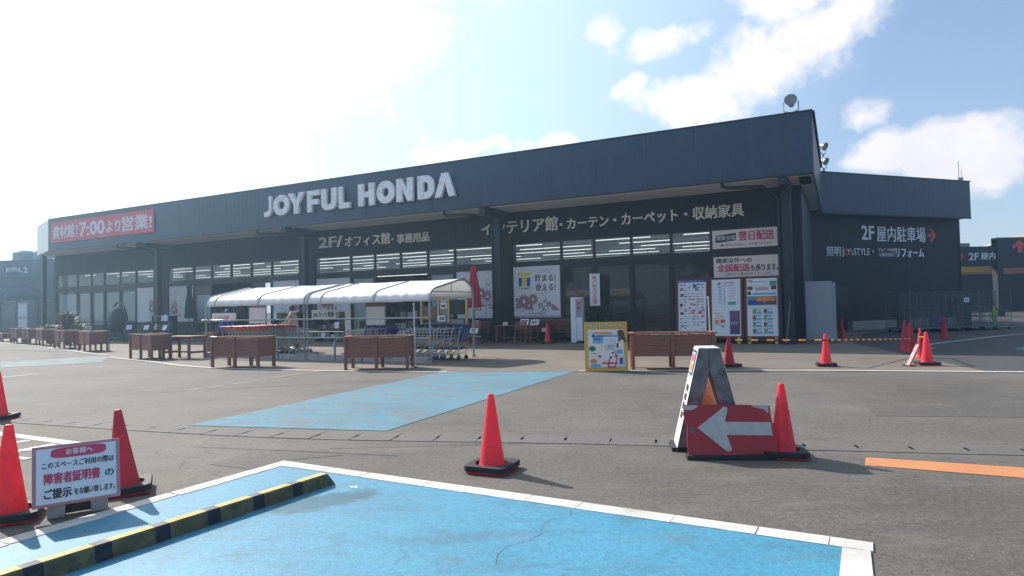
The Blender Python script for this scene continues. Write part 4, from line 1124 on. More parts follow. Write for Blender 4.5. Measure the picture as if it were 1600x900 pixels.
b = MB(); b.prism(list(reversed(ar)), .0185, .0205, 0, Mx); b.build('arrow', M['plate_white'], t)
for pts in ([(.0, .475), (.0, .435), (.03, .43), (.07, .432), (.11, .448), (.135, .468), (.12, .476)], [(.79, .47), (.79, .41), (.775, .40), (.76, .425), (.72, .44), (.66, .455), (.63, .468), (.64, .474)]):
    b = MB(); b.prism(ccw(pts), .0185, .020, 0, Mx); b.build('corner_patch', M['plate_white'], t)
b = MB(); b.prism(ccw([(.045, .215), (.085, .215), (.085, .27), (.045, .27)]), .0185, .0195, 0, Mx); b.build('sticker', M['worn_metal'], t)
b = MB(); b.box(.0, .90, -.055, .06, .0, .042); b.build('base', M['cone_rubber'], t, bevel=.006)
b = MB(); b.bar((.1, .09, .3), (.12, .34, .02), .025); b.bar((.7, .09, .3), (.68, .34, .02), .025); b.build('back_strut', M['worn_metal'], t)
t = thing('a_frame_stand', 'white A-shaped sign stand with worn dark metal sides behind the arrow plate', 'sign stand', (1.99, 6.60, 0), R(-9))
# two broad panels leaning together; we look at their edges
H_, TH, DP = 1.035, .155, .36
def apanel(sx, name='side_panel'):
    b = MB()
    x_top0, x_top1 = -.135, .0
    pts = [(-.345, 0), (-.205, 0), (-.001, H_ * .78), (-.001, H_), (-.10, H_)]
    pts = [(x * sx, z) for x, z in pts]
    q = ccw(pts)
    b.prism(q, -DP / 2 + .012, DP / 2 - .012, 0, FR); return b.build(name, M['worn_metal'], t, bevel=.006)
apanel(1); apanel(-1)
for sx in (1, -1):
    d = Vector((-.10 + .345, 0, H_)).normalized(); o_ = Vector((-d.z, 0, d.x)) * .004
    p0, p1 = Vector((-.345, 0, 0)) + o_, Vector((-.10, 0, H_)) + o_
    def fp(u, v, k=0):
        p = p0.lerp(p1, v) + Vector((-d.z, 0, d.x)) * k; return (p.x * sx, (u - .5) * DP, p.z)
    def patch(u0, u1, v0, v1, k, m_, nm):
        b = MB(); b.add([fp(u0, v0, k), fp(u1, v0, k), fp(u1, v1, k), fp(u0, v1, k), fp(u0, v0, k - .004), fp(u1, v0, k - .004), fp(u1, v1, k - .004), fp(u0, v1, k - .004)],
                        [(0, 1, 2, 3), (7, 6, 5, 4), (0, 4, 5, 1), (1, 5, 6, 2), (2, 6, 7, 3), (3, 7, 4, 0)]); return b.build(nm, m_, t)
    patch(0, 1, .0, 1, 0, M['stand_white'], 'sign_face')
    patch(.12, .88, .73, .97, .005, M['ink'], 'print'); patch(.18, .82, .75, .95, .008, M['plate_white'], 'print'); patch(.3, .7, .77, .84, .011, M['orange_print'], 'print'); patch(.3, .7, .86, .93, .011, M['red_banner'], 'print')
    for k in range(4): patch(.3, .7, .30 + k * .09, .36 + k * .09, .005, M['ink'], 'print')
b = MB(); b.box(-.095, .095, -DP / 2 + .003, DP / 2 - .003, H_ - .006, H_ + .004); b.build('top_cap', M['stand_white'], t)
b = MB(); b.box(-.39, -.19, -DP / 2, DP / 2, .002, .04); b.box(.19, .39, -DP / 2, DP / 2, .002, .04); b.build('foot', M['cone_rubber'], t)
t = thing('weight_cone', 'faded orange mottled cone standing between the legs of the A-shaped stand', 'cone', (2.03, 6.95, 0), 0)
b = MB(); b.lathe([(.20, 0), (.19, .05), (.15, .35), (.12, .55), (.07, .66), (.025, .70), (.002, .705)], 24); b.build('cone', M['sand_orange'], t, smooth=True)
b = MB(); b.box(-.2, .2, -.2, .2, .0, .03); b.build('base', M['sand_orange'], t)

# ------------------------------------------------------------------ notice board by the left cones
t = thing('notice_board', 'white Japanese notice with a pink border propped on grey blocks at the bay edge', 'notice board', (-3.50, 4.66, 0), R(58))
t.rotation_euler = (0, 0, R(36))
bw, bh = .55, .44
Mn = Matrix.Translation((0, 0, .10)) @ Matrix.Rotation(R(-12), 4, 'X')
hold = MB(); hold.M = Mn; hold.box(0, bw, 0, .02, 0, bh); hb = hold.build('board', M['board_pinkedge'], t, bevel=.003)
hold = MB(); hold.M = Mn; hold.box(.025, bw - .025, -.003, -.0005, .022, bh - .022); hold.build('face', M['board_white'], t)
hold = MB(); hold.M = Mn; hold.prism(oval(bw * .52, bh * .86, .175, .038, 32, 4), .0035, .005, 0, FR); hold.build('red_oval', M['pink'], t)
def wn2(text, x, z, w, h, m_, y, bold):
    me = text_mesh(text, w, h, .002, m_, bold); me.transform(Mn @ Matrix.Translation((x, y, z)))
    link_mesh('lettering', me, t)
wn2('お客様へ', .205, .36, .17, .045, M['cream_print'], -.0053, .035)
wn2('このスペースご利用の際は', .06, .272, .45, .048, M['ink'], -.0035, .02)
wn2('障害者証明書', .07, .158, .35, .082, M['pink'], -.0035, .045)
wn2('の', .45, .165, .06, .05, M['ink'], -.0035, .02)
wn2('ご提示', .07, .055, .17, .072, M['ink'], -.0035, .04)
wn2('をお願い致します。', .255, .06, .26, .05, M['ink'], -.0035, .025)
for x in (.09, .36):
    b = MB(); b.box(x, x + .11, .035, .16, .0, .20); b.build('block', M['concrete'], t, bevel=.008)
b = MB(); b.box(.2, .36, .06, .13, .02, .10); b.build('crossbar', M['cone_rubber'], t)

# ------------------------------------------------------------------ wheel stop
wa_, wb_ = Vector((-3.05, 3.02)), Vector((-1.555, 5.545))
dvec = (wb_ - wa_).normalized(); L = (wb_ - wa_).length
t = thing('wheel_stop', 'long low wheel stop with worn yellow and black blocks across the blue bay', 'wheel stop', (wa_.x, wa_.y, 0), math.atan2(dvec.y, dvec.x))
segs = []; x = 0; col = 0
while x < L - .02:
    ln = (.27 if col == 0 else .10) if x < L - .30 else L - x
    segs.append((x, min(x + ln, L), col)); x += ln; col = 1 - col
hw, hh = .115, .105
for i, (a, c, cl) in enumerate(segs):
    b = MB()
    if i == len(segs) - 1: cl = 0
    e = c - .0; cut = .07 if i == len(segs) - 1 else 0
    P = [(a, 0, 0), (e, 0, 0), (e - cut, 0, hh), (a, 0, hh)]
    # cross-section: slightly sloped faces
    vs = [(a, .0, 0.005), (a, .012, hh - .012), (a, .022, hh), (a, hw - .022, hh), (a, hw, 0.005)] + [(e, .0, 0.005), (e - cut * .9, .012, hh - .012), (e - cut, .022, hh), (e - cut, hw - .022, hh), (e, hw, 0.005)]
    fs = [(0, 5, 6, 1), (1, 6, 7, 2), (2, 7, 8, 3), (3, 8, 9, 4), (0, 1, 2, 3, 4), (9, 8, 7, 6, 5)]
    for f_, m_ in zip(fs, (0, 0, 1, 0, 0, 0)):
        b.add([vs[k] for k in f_], [tuple(range(len(f_)))], m_)
    b.build('block', [M['stop_black'] if cl else M['stop_yellow'], M['stop_top_g'] if cl else M['stop_top_y']], t)
# ------------------------------------------------------------------ wooden planters on legs
def make_planter():
    t = thing('planter', '', 'planter', (0, 0, 0), 0, 'brown wooden planters on legs')
    Lx, Ly, zb, zt = .85, .30, .30, .80
    for sy in (-1, 1):
        for x in (-Lx + .05, 0, Lx - .05):
            b = MB(); b.box(x - .035, x + .035, sy * Ly - .035, sy * Ly + .035, 0, zt); b.build('leg', M['planter_post'], t)
    for sy in (-1, 1):
        for (x0, x1) in ((-Lx + .09, -.04), (.04, Lx - .09)):
            for k in range(4):
                z0 = zb + k * .122; b = MB(); y = sy * (Ly - .002 * (k % 2)); b.box(x0 + .001, x1 - .001, y - .012, y + .012, z0, z0 + .118); b.build('plank', M['planter'], t)
    for sx in (-1, 1):
        for k in range(4):
            z0 = zb + k * .122; b = MB(); x = sx * (Lx - .05); b.box(x - .012, x + .012, -Ly + .04, Ly - .04, z0, z0 + .118); b.build('plank', M['planter'], t)
    for sy in (-1, 1):
        b = MB(); b.box(-Lx - .03, Lx + .03, sy * Ly - .05, sy * Ly + .05, zt + .001, zt + .03); b.build('rim', M['planter_post'], t)
        b = MB(); b.box(sy * (Lx - .03) - .05, sy * (Lx - .03) + .05, -Ly + .052, Ly - .052, zt + .001, zt + .03); b.build('rim', M['planter_post'], t)
    b = MB(); b.box(-Lx + .07, Lx - .07, -Ly + .02, Ly - .02, zb + .02, zt - .03); b.build('soil', M['soil'], t)
    b = MB(); rs = random.Random(3)
    for i in range(42):
        x, y = rs.uniform(-Lx + .12, Lx - .12), rs.uniform(-Ly + .08, Ly - .08); r_ = rs.uniform(.012, .03)
        b.add([(x - r_, y - r_, zt - .03), (x + r_, y - r_, zt - .03), (x + r_, y + r_, zt - .03), (x - r_, y + r_, zt - .03), (x, y, zt - .03 + r_ * 2.2)], [(0, 1, 4), (1, 2, 4), (2, 3, 4), (3, 0, 4)])
    b.build('plant_stubs', M['pebble'], t, kind='stuff')
    return t
pp = make_planter()
PL = [((3.62, 14.68), -8, 1.10, 'wooden planter between the yellow pet sign and the A-shaped stand'),
      ((-3.36, 16.10), -3, .96, 'wooden planter in front of the right end of the white cart shelter'),
      ((-7.33, 17.40), -20, .96, 'wooden planter in front of the left end of the white cart shelter'),
      ((-12.05, 21.30), -37, .96, 'wooden planter left of the brown table beside the cart shelter'),
      ((-17.40, 26.55), -43, 1.05, 'rightmost planter of the far left row'),
      ((-20.20, 29.05), -42, 1.0, 'second planter from the right in the far left row'),
      ((-23.35, 32.1), -44, 1.0, 'planter under the spiky grasses in the far left row'),
      ((-25.6, 34.15), -42, .95, 'second planter from the left end of the far left row'),
      ((-27.5, 35.8), -42, .95, 'leftmost planter of the far left row')]
for (x, y), a, sc, lb in PL:
    put(pp, (x, y, 0), R(a), lb, scale=(sc, 1, 1.0))
for x, y, a, in ((-30.5, 38.6, -42), (-33, 40.6, -40)):
    put(pp, (x, y, 0), R(a), 'low dark planter beyond the far left row, ' + ('nearer one' if x > -31 else 'farther one near the next shop'), scale=(.9, 1, .6))
def marker(x, y, h, m_, label, tilt=0):
    t = thing('marker_pole', label, 'pole', (x, y, 0), 0, 'thin marker poles behind the planters')
    b = MB(); b.tube([(0, 0, 0), (tilt, 0, h)], .014, 8); b.build('pole', m_, t, smooth=True)
    b = MB(); b.tube([(tilt, 0, h), (tilt, 0, h + .05)], .022, 8); b.build('cap', m_, t)
    b = MB(); b.tube([(0, 0, .001), (0, 0, .03)], .05, 10); b.build('foot', M['cone_rubber'], t)
marker(-2.46, 16.1, 1.58, M['pole_white'], 'white pole at the planter before the right end of the shelter', -.02)
marker(-6.58, 17.6, 1.55, M['pole_blue'], 'blue pole at the planter before the left end of the shelter')
marker(-11.25, 20.95, 1.45, M['pole_blue'], 'blue pole at the planter left of the brown table')
marker(-16.50, 26.2, 1.5, M['pole_blue'], 'blue pole at the rightmost planter of the far left row')
marker(4.63, 15.0, 1.58, M['pole_white'], 'white pole behind the planter next to the yellow pet sign', -.04)

# ------------------------------------------------------------------ cart shelter
SHs, SHn = -17.25, 10.45
sh2 = thing('cart_shelter', 'white canvas cart shelter on a steel pipe frame with low rails', 'cart shelter', W(SHs, SHn), YAW)
LEN, DEP = 8.95, 2.28            # local: x right, y away
prof = [(0, 1.66), (.0, 1.74), (.02, 1.82), (.07, 1.90), (.16, 1.96), (.30, 2.01)] + [(.30 + (1.75 - .30) * i / 6, 2.01 + (.30) * (i / 6)) for i in range(1, 7)] + [(2.02, 2.19), (2.2, 2.07), (2.28, 1.94), (2.28, 1.74)]
ribs = [.0, .42, 2.45, 4.40, 4.52, 5.05, 7.05, 8.95]
# canvas, sagging a little between the ribs
def canvas(x0, x1):
    b = MB(); nx = 24; vs, fs = [], []; n = len(prof)
    for i in range(nx + 1):
        u = i / nx; x = x0 + (x1 - x0) * u; sag = math.sin(math.pi * u) * min(.014, (x1 - x0) * .01)
        for j, (y, z) in enumerate(prof):
            wv = .004 * math.sin(7 * u + j * 1.3) * math.sin(math.pi * u)
            zz_ = z - sag * (1 if j > 3 else .3) + (wv if 2 < j < 13 else 0)
            if j == 0: zz_ += .008 * math.sin(11 * u + x0) * math.sin(math.pi * u)
            vs.append((x, y + ((.010 * math.sin(31 * u + x0) + .006 * math.sin(53 * u + 2 * x0)) * math.sin(math.pi * u) * min(1, (x1 - x0) / 1.9) ** 2 if j < 4 else 0), zz_ + .02))
    for i in range(nx):
        for j in range(n - 1):
            fs.append((i * n + j, (i + 1) * n + j, (i + 1) * n + j + 1, i * n + j + 1))
    b.add(vs, fs); o = b.build('canvas', M['fabric'], sh2, smooth=True)
    s = o.modifiers.new('thick', 'SOLIDIFY'); s.thickness = .006
for a, c in zip(ribs[:-1], ribs[1:]):
    if c - a > .2: canvas(a + .015, c - .015)
    else: canvas(a + .005, c - .005)
for i, x in enumerate(ribs):
    post = i in (0, 3, 4, 7)
    pts = ([(x, 0, 0)] if post else []) + [(x, y, z + (.035 if not post else .03)) for y, z in prof] + ([(x, DEP, 0)] if post else [])
    b = MB(); b.tube(pts, .028 if post else .014, 8); b.build('rib', M['steel'], sh2, smooth=True)
    if post:
        for y in (0, DEP):
            b = MB(); b.tube([(x, y, .0), (x, y, .06)], .055, 10); b.build('foot', M['steel'], sh2)
b = MB(); b.tube([(0, 1.75, 2.29), (LEN, 1.75, 2.29)], .02, 8); b.build('ridge_pipe', M['steel'], sh2, smooth=True)
for z in (1.23, .68):
    b = MB(); b.tube([(-.15, -.05, z), (LEN + .02, -.05, z)], .024, 8); b.build('rail', M['steel'], sh2, smooth=True)
b = MB(); b.tube([(-.1, DEP, .75), (LEN, DEP, .75)], .02, 8); b.build('rail', M['steel'], sh2, smooth=True)
b = MB(); b.tube([(LEN, .1, 1.94), (LEN, DEP - .05, 1.94)], .016, 8); b.tube([(LEN, 1.1, 1.94), (LEN, 1.1, 2.17)], .012, 6); b.build('gable_pipe', M['steel'], sh2)
for x in (0, 4.46, LEN):
    for z in (1.23, .68):
        b = MB(); b.box(x - .045, x + .045, -.085, .04, z - .04, z + .04); b.build('clamp', M['clamp'], sh2, bevel=.01)
for x in (2.2, 6.6, 3.3, 5.6):
    b = MB(); b.tube([(x, -.02, .02), (x, -.02, .55), (x + .06, .02, .64), (x + .3, .04, .66)], .035, 8); b.build('guard_hoop', M['steel'], sh2, smooth=True)
x = -.1
while x < LEN - .1:
    b = MB(); b.box(x + .004, x + .596, -.01, .14, 0, .17); b.build('kerb_block', M['kerb'], sh2, bevel=.008); x += .6
b = MB(); b.tube([(LEN, .05, .12), (LEN + .02, .1, .5), (LEN + .15, .5, .62), (LEN + .3, 1.7, .66), (LEN + .25, DEP, .6)], .02, 8); b.build('side_rail', M['steel'], sh2, smooth=True)

def shelter_pt(x, y, z=0): return W(SHs + x, SHn - y, z)
# notices hanging at the back rail
def hung(x, y, z0, w, h, label, head=False, text=None, rz=0, m_='board_white'):
    t = thing('notice_board', label, 'notice board', shelter_pt(x, y, z0), YAW + rz, 'boards hung inside the cart shelter')
    b = MB(); b.box(0, w, -.02, 0, 0, h); b.build('board', M[m_], t)
    if head:
        b = MB(); b.box(-.03, w + .03, -.03, .01, h + .001, h + .14); b.build('head_board', M['brownboard'], t)
        for xx in (-.03, w): b = MB(); b.box(xx, xx + .03, -.03, .01, -.55, h); b.build('post', M['steel'], t)
    if text: write(text, t, w * .30, h * .2, w * .64, h * .6, M['ink'], -.021, .003, .03)
    b = MB(); b.tube([(w * .1, 0, h), (w * .1, 0, h + .2)], .008, 5); b.tube([(w * .9, 0, h), (w * .9, 0, h + .2)], .008, 5); b.build('hanger', M['steel'], t)
    return t
t = hung(2.75, 2.0, 1.20, 1.05, .30, 'white sign reading cart place in Japanese, hung mid-shelter', text='カート置場')
b = MB(); b.prism([(.08, .06), (.26, .06), (.26, .18), (.10, .20)], 0, .003, 0, Matrix.Translation((0, -.021, .0)) @ FR); b.build('print', M['greyink'], t)
t = hung(-1.75, 1.6, 1.16, 1.25, .30, 'beige board hung in the left end of the cart shelter', m_='cream_print'); write('カートは元の位置へ', t, .12, .08, .85, .12, M['pink'], -.021, .003, .02)
hung(.20, 1.6, 1.08, .80, .55, 'white poster with a brown header behind the left shelter carts', head=True)
hung(4.95, 2.2, .95, .75, .62, 'white poster with a brown header in the right half of the shelter', head=True)
t = thing('standing_sign', 'slim pale blue standing banner in the middle of the cart shelter', 'sign', shelter_pt(3.95, 2.3), YAW)
b = MB(); b.box(0, .22, -.02, .02, .25, 1.55); b.build('banner', M['board_white'], t); b = MB(); b.box(-.08, .30, -.15, .15, 0, .05); b.tube([(.11, 0, .05), (.11, 0, .25)], .02); b.build('base', M['steel'], t)
t = hung(LEN + .05, .3, 1.12, .24, .16, 'little white tag sign on the right end of the shelter', text='返却')

# ------------------------------------------------------------------ shopping carts
def cart_proto(kind):
    t = thing('shopping_cart', '', 'shopping cart', (0, 0, 0), 0, 'carts with red handles' if kind == 'red' else 'blue carts nested at the shelter end')
    b = MB()
    def wedge(x0, x1, zb0, zb1, zt0, zt1, hw0, hw1, n, m):
        for k in range(n + 1):
            f = k / n
            za, zc = zb0 + (zt0 - zb0) * f, zb1 + (zt1 - zb1) * f
            P = [(x0, -hw0, za), (x1, -hw1, zc), (x1, hw1, zc), (x0, hw0, za)]
            for i in range(4): b.bar(P[i], P[(i + 1) % 4], .008 if 0 < k < n else .014)
        for k in range(m + 1):
            f = k / m; x = x0 + (x1 - x0) * f; hw = hw0 + (hw1 - hw0) * f
            z0 = zb0 + (zb1 - zb0) * f; z1 = zt0 + (zt1 - zt0) * f
            for s_ in (-1, 1): b.bar((x, s_ * hw, z0), (x, s_ * hw, z1), .007)
            b.bar((x, -hw, z0), (x, hw, z0), .007)
    wedge(.0, .80, .46, .58, .92, .84, .24, .19, 4, 7)
    b.build('basket', M['chrome'], t)
    b = MB(); fr = .012
    for s_ in (-1, 1):
        b.tube([(-.10, s_ * .25, 1.0), (.02, s_ * .25, .62), (.02, s_ * .25, .20), (.30, s_ * .22, .14), (.78, s_ * .17, .13)], fr, 6)
        b.tube([(.02, s_ * .25, .46), (.42, s_ * .2, .16)], fr, 6)
    b.tube([(.3, -.22, .14), (.3, .22, .14)], fr, 6); b.tube([(.78, -.17, .13), (.78, .17, .13)], fr, 6)
    b.build('frame', M['chrome'], t, smooth=True)
    b = MB(); b.tube([(-.10, -.27, 1.0), (-.10, .27, 1.0)], .019, 8); b.build('handle', M['cart_red'] if kind == 'red' else M['cart_blue'], t, smooth=True)
    if kind == 'red':
        b = MB(); b.box(-.06, -.04, -.2, .2, .86, .98); b.build('name_plate', M['cart_red'], t)
    else:
        b = MB()
        vs = [(-.02, -.2, .55), (-.02, .2, .55), (-.12, .22, .90), (-.12, -.22, .90), (-.08, .16, .98), (-.08, -.16, .98)]
        b.add(vs, [(0, 1, 2, 3), (3, 2, 4, 5)]); o = b.build('child_seat', M['cart_blue'], t); s = o.modifiers.new('t', 'SOLIDIFY'); s.thickness = .025
        for s_ in (-1, 1):
            b = MB(); b.tube([(.0, s_ * .2, .52), (-.06, s_ * .22, .75), (-.13, s_ * .19, .97)], .022, 6); b.build('seat_side', M['cart_blue'], t, smooth=True)
        b = MB(); b.box(.02, .5, -.18, .18, .30, .36); b.build('lower_tray', M['cart_blue'], t)
    for x, y in ((.02, -.25), (.02, .25), (.76, -.17), (.76, .17)):
        b = MB(); b.tube([(x, y - .014, .06), (x, y + .014, .06)], .06, 12); b.build('wheel', M['wheel'], t)
        b = MB(); b.box(x - .015, x + .015, y - .02, y + .02, .07, .16); b.build('fork', M['chrome'], t)
    return t
cr = cart_proto('red'); cb = cart_proto('blue')
ORD = ['first', 'second', 'third', 'fourth', 'fifth', 'sixth', 'seventh', 'eighth', 'ninth', 'tenth', 'eleventh', 'twelfth']
for k_, (rx, nc, rn) in enumerate([(.52, 9, 'leftmost'), (1.16, 9, 'middle'), (1.80, 7, 'rightmost')]):
    for i in range(nc):
        p = shelter_pt(rx + i * .02, .42 + i * .23, 0); put(cr, p, YAW + R(86), f'{ORD[i]} cart from the front in the {rn} nested row with red handles')
p = shelter_pt(3.0, .9, 0); put(cr, p, YAW + R(10), 'lone cart behind the rail between the red-handled rows and the person in beige')
for i in range(8):
    p = shelter_pt(7.45 + i * .25, 1.25, 0); put(cb, p, YAW + R(180) + R(6), f'{ORD[i]} blue cart from the left in the nest at the right end of the shelter')
for i in range(4):
    p = shelter_pt(6.2 + i * .27, .75, 0); put(cb, p, YAW + R(180), f'{ORD[i]} blue cart from the left in the row behind the right planter')

# ------------------------------------------------------------------ people
def skinned(name, verts, edges, radii, m_, parent, root=0, sub=1):
    me = bpy.data.meshes.new(name); me.from_pydata(verts, edges, []); me.update()
    o = bpy.data.objects.new(name, me); COL.objects.link(o)
    sk = o.modifiers.new('skin', 'SKIN'); sk.use_smooth_shade = True
    for i, r_ in enumerate(radii):
        sv = me.skin_vertices[0].data[i]; sv.radius = r_ if isinstance(r_, tuple) else (r_, r_); sv.use_root = (i == root)
    su = o.modifiers.new('sub', 'SUBSURF'); su.levels = su.render_levels = sub
    dg = bpy.context.evaluated_depsgraph_get()
    m2 = bpy.data.meshes.new_from_object(o.evaluated_get(dg)); m2.materials.clear(); m2.materials.append(m_); m2.name = name
    bpy.data.objects.remove(o); bpy.data.meshes.remove(me)
    m2.polygons.foreach_set('use_smooth', [True] * len(m2.polygons))
    o = bpy.data.objects.new(name, m2); COL.objects.link(o); o.parent = parent
    return o
def person(label, loc, rz, lean, hands, legs, coat, coat_len, trousers, hood=None, h=1.62, hat=None, arm_r=.052):
    """figure facing local -y; lean = forward bend of the torso; hands = two wrist points; legs = two (knee, ankle) pairs"""
    t = thing('person', label, 'person', loc, rz); k = h / 1.70
    t.scale = (k, k, k)
    hip = Vector((0, 0, .90)); f = lean
    chest = hip + Vector((0, -math.sin(f) * .34, math.cos(f) * .34)); neck = hip + Vector((0, -math.sin(f) * .56, math.cos(f) * .56))
    fh = f * 1.15; head = neck + Vector((0, -math.sin(fh) * .10, math.cos(fh) * .10)); crown = head + Vector((0, -math.sin(fh * .8) * .13, math.cos(fh * .8) * .13))
    V = [hip, hip.lerp(chest, .5), chest, neck, head.lerp(neck, .6)]; E = [(0, 1), (1, 2), (2, 3), (3, 4)]; Rr = [(.15, .11), (.135, .10), (.165, .11), (.07, .07), .055]
    Sh = []
    for s_, hd in zip((-1, 1), hands):
        sh_ = neck.lerp(chest, .2) + Vector((s_ * .17, 0, 0)); hd = Vector(hd); el = sh_.lerp(hd, .5) + Vector((s_ * .05, .03, -.07))
        i = len(V); V += [sh_, el, hd]; E += [(3, i), (i, i + 1), (i + 1, i + 2)]; Rr += [.055, .042, .028]; Sh.append((sh_, el, hd))
    for s_, (kn, an) in zip((-1, 1), legs):
        hp = hip + Vector((s_ * .09, 0, -.05)); i = len(V); V += [hp, Vector(kn), Vector(an), Vector(an) + Vector((0, -.14, -.05))]; E += [(0, i), (i, i + 1), (i + 1, i + 2), (i + 2, i + 3)]; Rr += [.085, .055, .042, .035]
    # head as part of the same body surface
    i = len(V); V += [head, head.lerp(crown, .55), crown]; E += [(4, i), (i, i + 1), (i + 1, i + 2)]; Rr += [(.062, .07), (.078, .092), (.06, .072)]
    skinned('body', V, E, Rr, M['skin'], t, 0, 1)
    # coat over torso and arms
    V, E, Rr = [hip + Vector((0, 0, -coat_len)), hip, hip.lerp(chest, .5), chest, neck.lerp(chest, .12)], [(0, 1), (1, 2), (2, 3), (3, 4)], [(.185, .145), (.18, .14), (.165, .13), (.185, .135), (.10, .09)]
    for sh_, el, hd in Sh:
        i = len(V); V += [sh_, el, el.lerp(hd, .88)]; E += [(3, i), (i, i + 1), (i + 1, i + 2)]; Rr += [.078, .06, .05]
    skinned('coat', V, E, Rr, coat, t, 1, 1)
    V, E, Rr = [hip + Vector((0, 0, .02))], [], [(.155, .12)]
    for s_, (kn, an) in zip((-1, 1), legs):
        hp = hip + Vector((s_ * .095, 0, -.10)); i = len(V); V += [hp, Vector(kn), Vector(an) + Vector((0, 0, .03))]; E += [(0, i), (i, i + 1), (i + 1, i + 2)]; Rr += [.10, .072, .06]
    skinned('trousers', V, E, Rr, trousers, t, 0, 1)
    for s_, (kn, an) in zip((-1, 1), legs):
        a = Vector(an); V = [a + Vector((0, .05, -.045)), a + Vector((0, -.06, -.05)), a + Vector((0, -.17, -.055))]; skinned('shoe', V, [(0, 1), (1, 2)], [(.045, .04), (.048, .04), (.042, .03)], M['shoe'], t, 0, 1)
    hc = head.lerp(crown, .62) + Vector((0, .022, .022))
    b = MB(); Mh = Matrix.Translation(hc) @ Matrix.Rotation(fh * .8, 4, 'X'); b.lathe([(.03, -.13), (.085, -.10), (.098, -.03), (.098, .03), (.08, .075), (.045, .10), (.003, .108)], 16, 0, Mh)
    b.build('hair', M['hair'], t, smooth=True) if not hat else b.build('hood', hat, t, smooth=True)
    fwd = Vector((0, -math.cos(fh * .8), -math.sin(fh * .8))); fc = head.lerp(crown, .45) + fwd * .085
    b = MB(); b.lathe([(.004, -.02), (.013, -.012), (.009, .01), (.002, .022)], 8, 0, Matrix.Translation(fc)); b.build('nose', M['skin'], t, smooth=True)
    for s_ in (-1, 1):
        b = MB(); b.lathe([(.001, -.008), (.010, 0), (.001, .008)], 8, 0, Matrix.Translation(fc + Vector((s_ * .032, .004, .03)))); b.build('eye', M['hair'], t)
    if hood is not None:
        b = MB(); c0 = neck + Vector((0, .02, .0)); pts = [c0 + Vector((.13 * math.cos(a), .10 * math.sin(a), .035 * math.sin(a) + .0)) for a in [i / 14 * 6.283 for i in range(14)]]
        b.tube(pts, .05, 8, closed=True); b.build('fur_collar', hood, t, smooth=True)
    for sh_, el, hd in Sh:            # hands: palm, four fingers of their own and a thumb, closed round a bar
        d = (hd - el).normalized(); side = d.cross(Vector((0, 0, 1))).normalized()
        if side.length < .1: side = Vector((1, 0, 0))
        down = d.cross(side).normalized()
        if down.z > 0: down = -down
        pm = hd + d * .05
        V, E, Rr = [hd, pm, hd + d * .075], [(0, 1), (1, 2)], [(.022, .02), (.036, .017), (.034, .014)]
        for k in range(4):
            o_ = side * ((k - 1.5) * .019); ln = (.030, .034, .032, .025)[k]; i = len(V)
            a0 = hd + d * .08 + o_; a1 = a0 + d * ln + down * .006; a2 = a1 + d * ln * .35 + down * ln * .8; a3 = a2 - d * ln * .4 + down * ln * .5
            V += [a0, a1, a2, a3]; E += [(2, i), (i, i + 1), (i + 1, i + 2), (i + 2, i + 3)]; Rr += [.0095, .0088, .008, .007]
        i = len(V); a0 = hd + d * .03 + side * .036; a1 = a0 + side * .02 + d * .02 + down * .01; a2 = a1 + d * .022 + down * .02 - side * .004
        V += [a0, a1, a2]; E += [(1, i), (i, i + 1), (i + 1, i + 2)]; Rr += [.011, .010, .008]
        skinned('hand', V, E, Rr, M['skin'], t, 1, 1)
    return t
person('person in a beige coat with a cream fur collar pushing a cart inside the shelter', W(-16.4, 7.35), YAW + R(-68), .22, [(-.14, -.46, 1.02), (.14, -.46, 1.02)],
       [((-.09, -.12, .50), (-.09, .02, .09)), ((.10, .03, .49), (.10, .22, .09))], M['coat_beige'], .13, M['jeans'], hood=M['fur'], h=1.66)
put(cr, W(-16.4, 7.35) + Vector((-.0, 0, 0)) + (UD.to_3d() * -.62), YAW + R(178), 'cart being pushed by the person in the beige coat')
person('person in a bright blue hooded jacket bending at the left end of the shelter', W(-19.55, 8.0), YAW + R(75), .62, [(-.16, -.55, .98), (.16, -.55, .98)],
       [((-.10, -.05, .49), (-.10, .02, .09)), ((.10, -.02, .49), (.10, .12, .09))], M['jacket_blue'], .12, M['jeans'], h=1.66, hat=M['jacket_blue'])
person('person in a blue jacket with the head hidden behind the white poster in the shelter', W(-17.75, 7.9), YAW + R(60), .35, [(-.16, -.50, 1.05), (.16, -.46, 1.0)],
       [((-.10, -.05, .49), (-.10, .02, .09)), ((.10, -.02, .49), (.10, .12, .09))], M['jacket_blue'], .12, M['jeans'], h=1.70, hat=M['jacket_blue'])

# ------------------------------------------------------------------ garden furniture by the shop front
def table(name, label, s_, n_, rz, lx, ly, h, m_=None):
    t = thing(name, label, 'table', W(s_, n_), YAW + rz); m_ = m_ or M['teak']
    k = int(ly / .1)
    for i in range(k):
        y = -ly / 2 + (i + .5) * ly / k; b = MB(); b.box(-lx / 2, lx / 2, y - ly / k / 2 + .006, y + ly / k / 2 - .006, h - .03, h); b.build('slat', m_, t)
    for sx in (-1, 1):
        for sy in (-1, 1):
            b = MB(); x, y = sx * (lx / 2 - .09), sy * (ly / 2 - .07); b.box(x - .035, x + .035, y - .035, y + .035, 0, h - .031); b.build('leg', m_, t)
        b = MB(); x = sx * (lx / 2 - .09); b.box(x - .02, x + .02, -ly / 2 + .11, ly / 2 - .11, .18, .25); b.build('stretcher', m_, t)
    b = MB(); b.box(-lx / 2 + .11, lx / 2 - .11, -.02, .02, .19, .24); b.build('stretcher', m_, t)
    return t
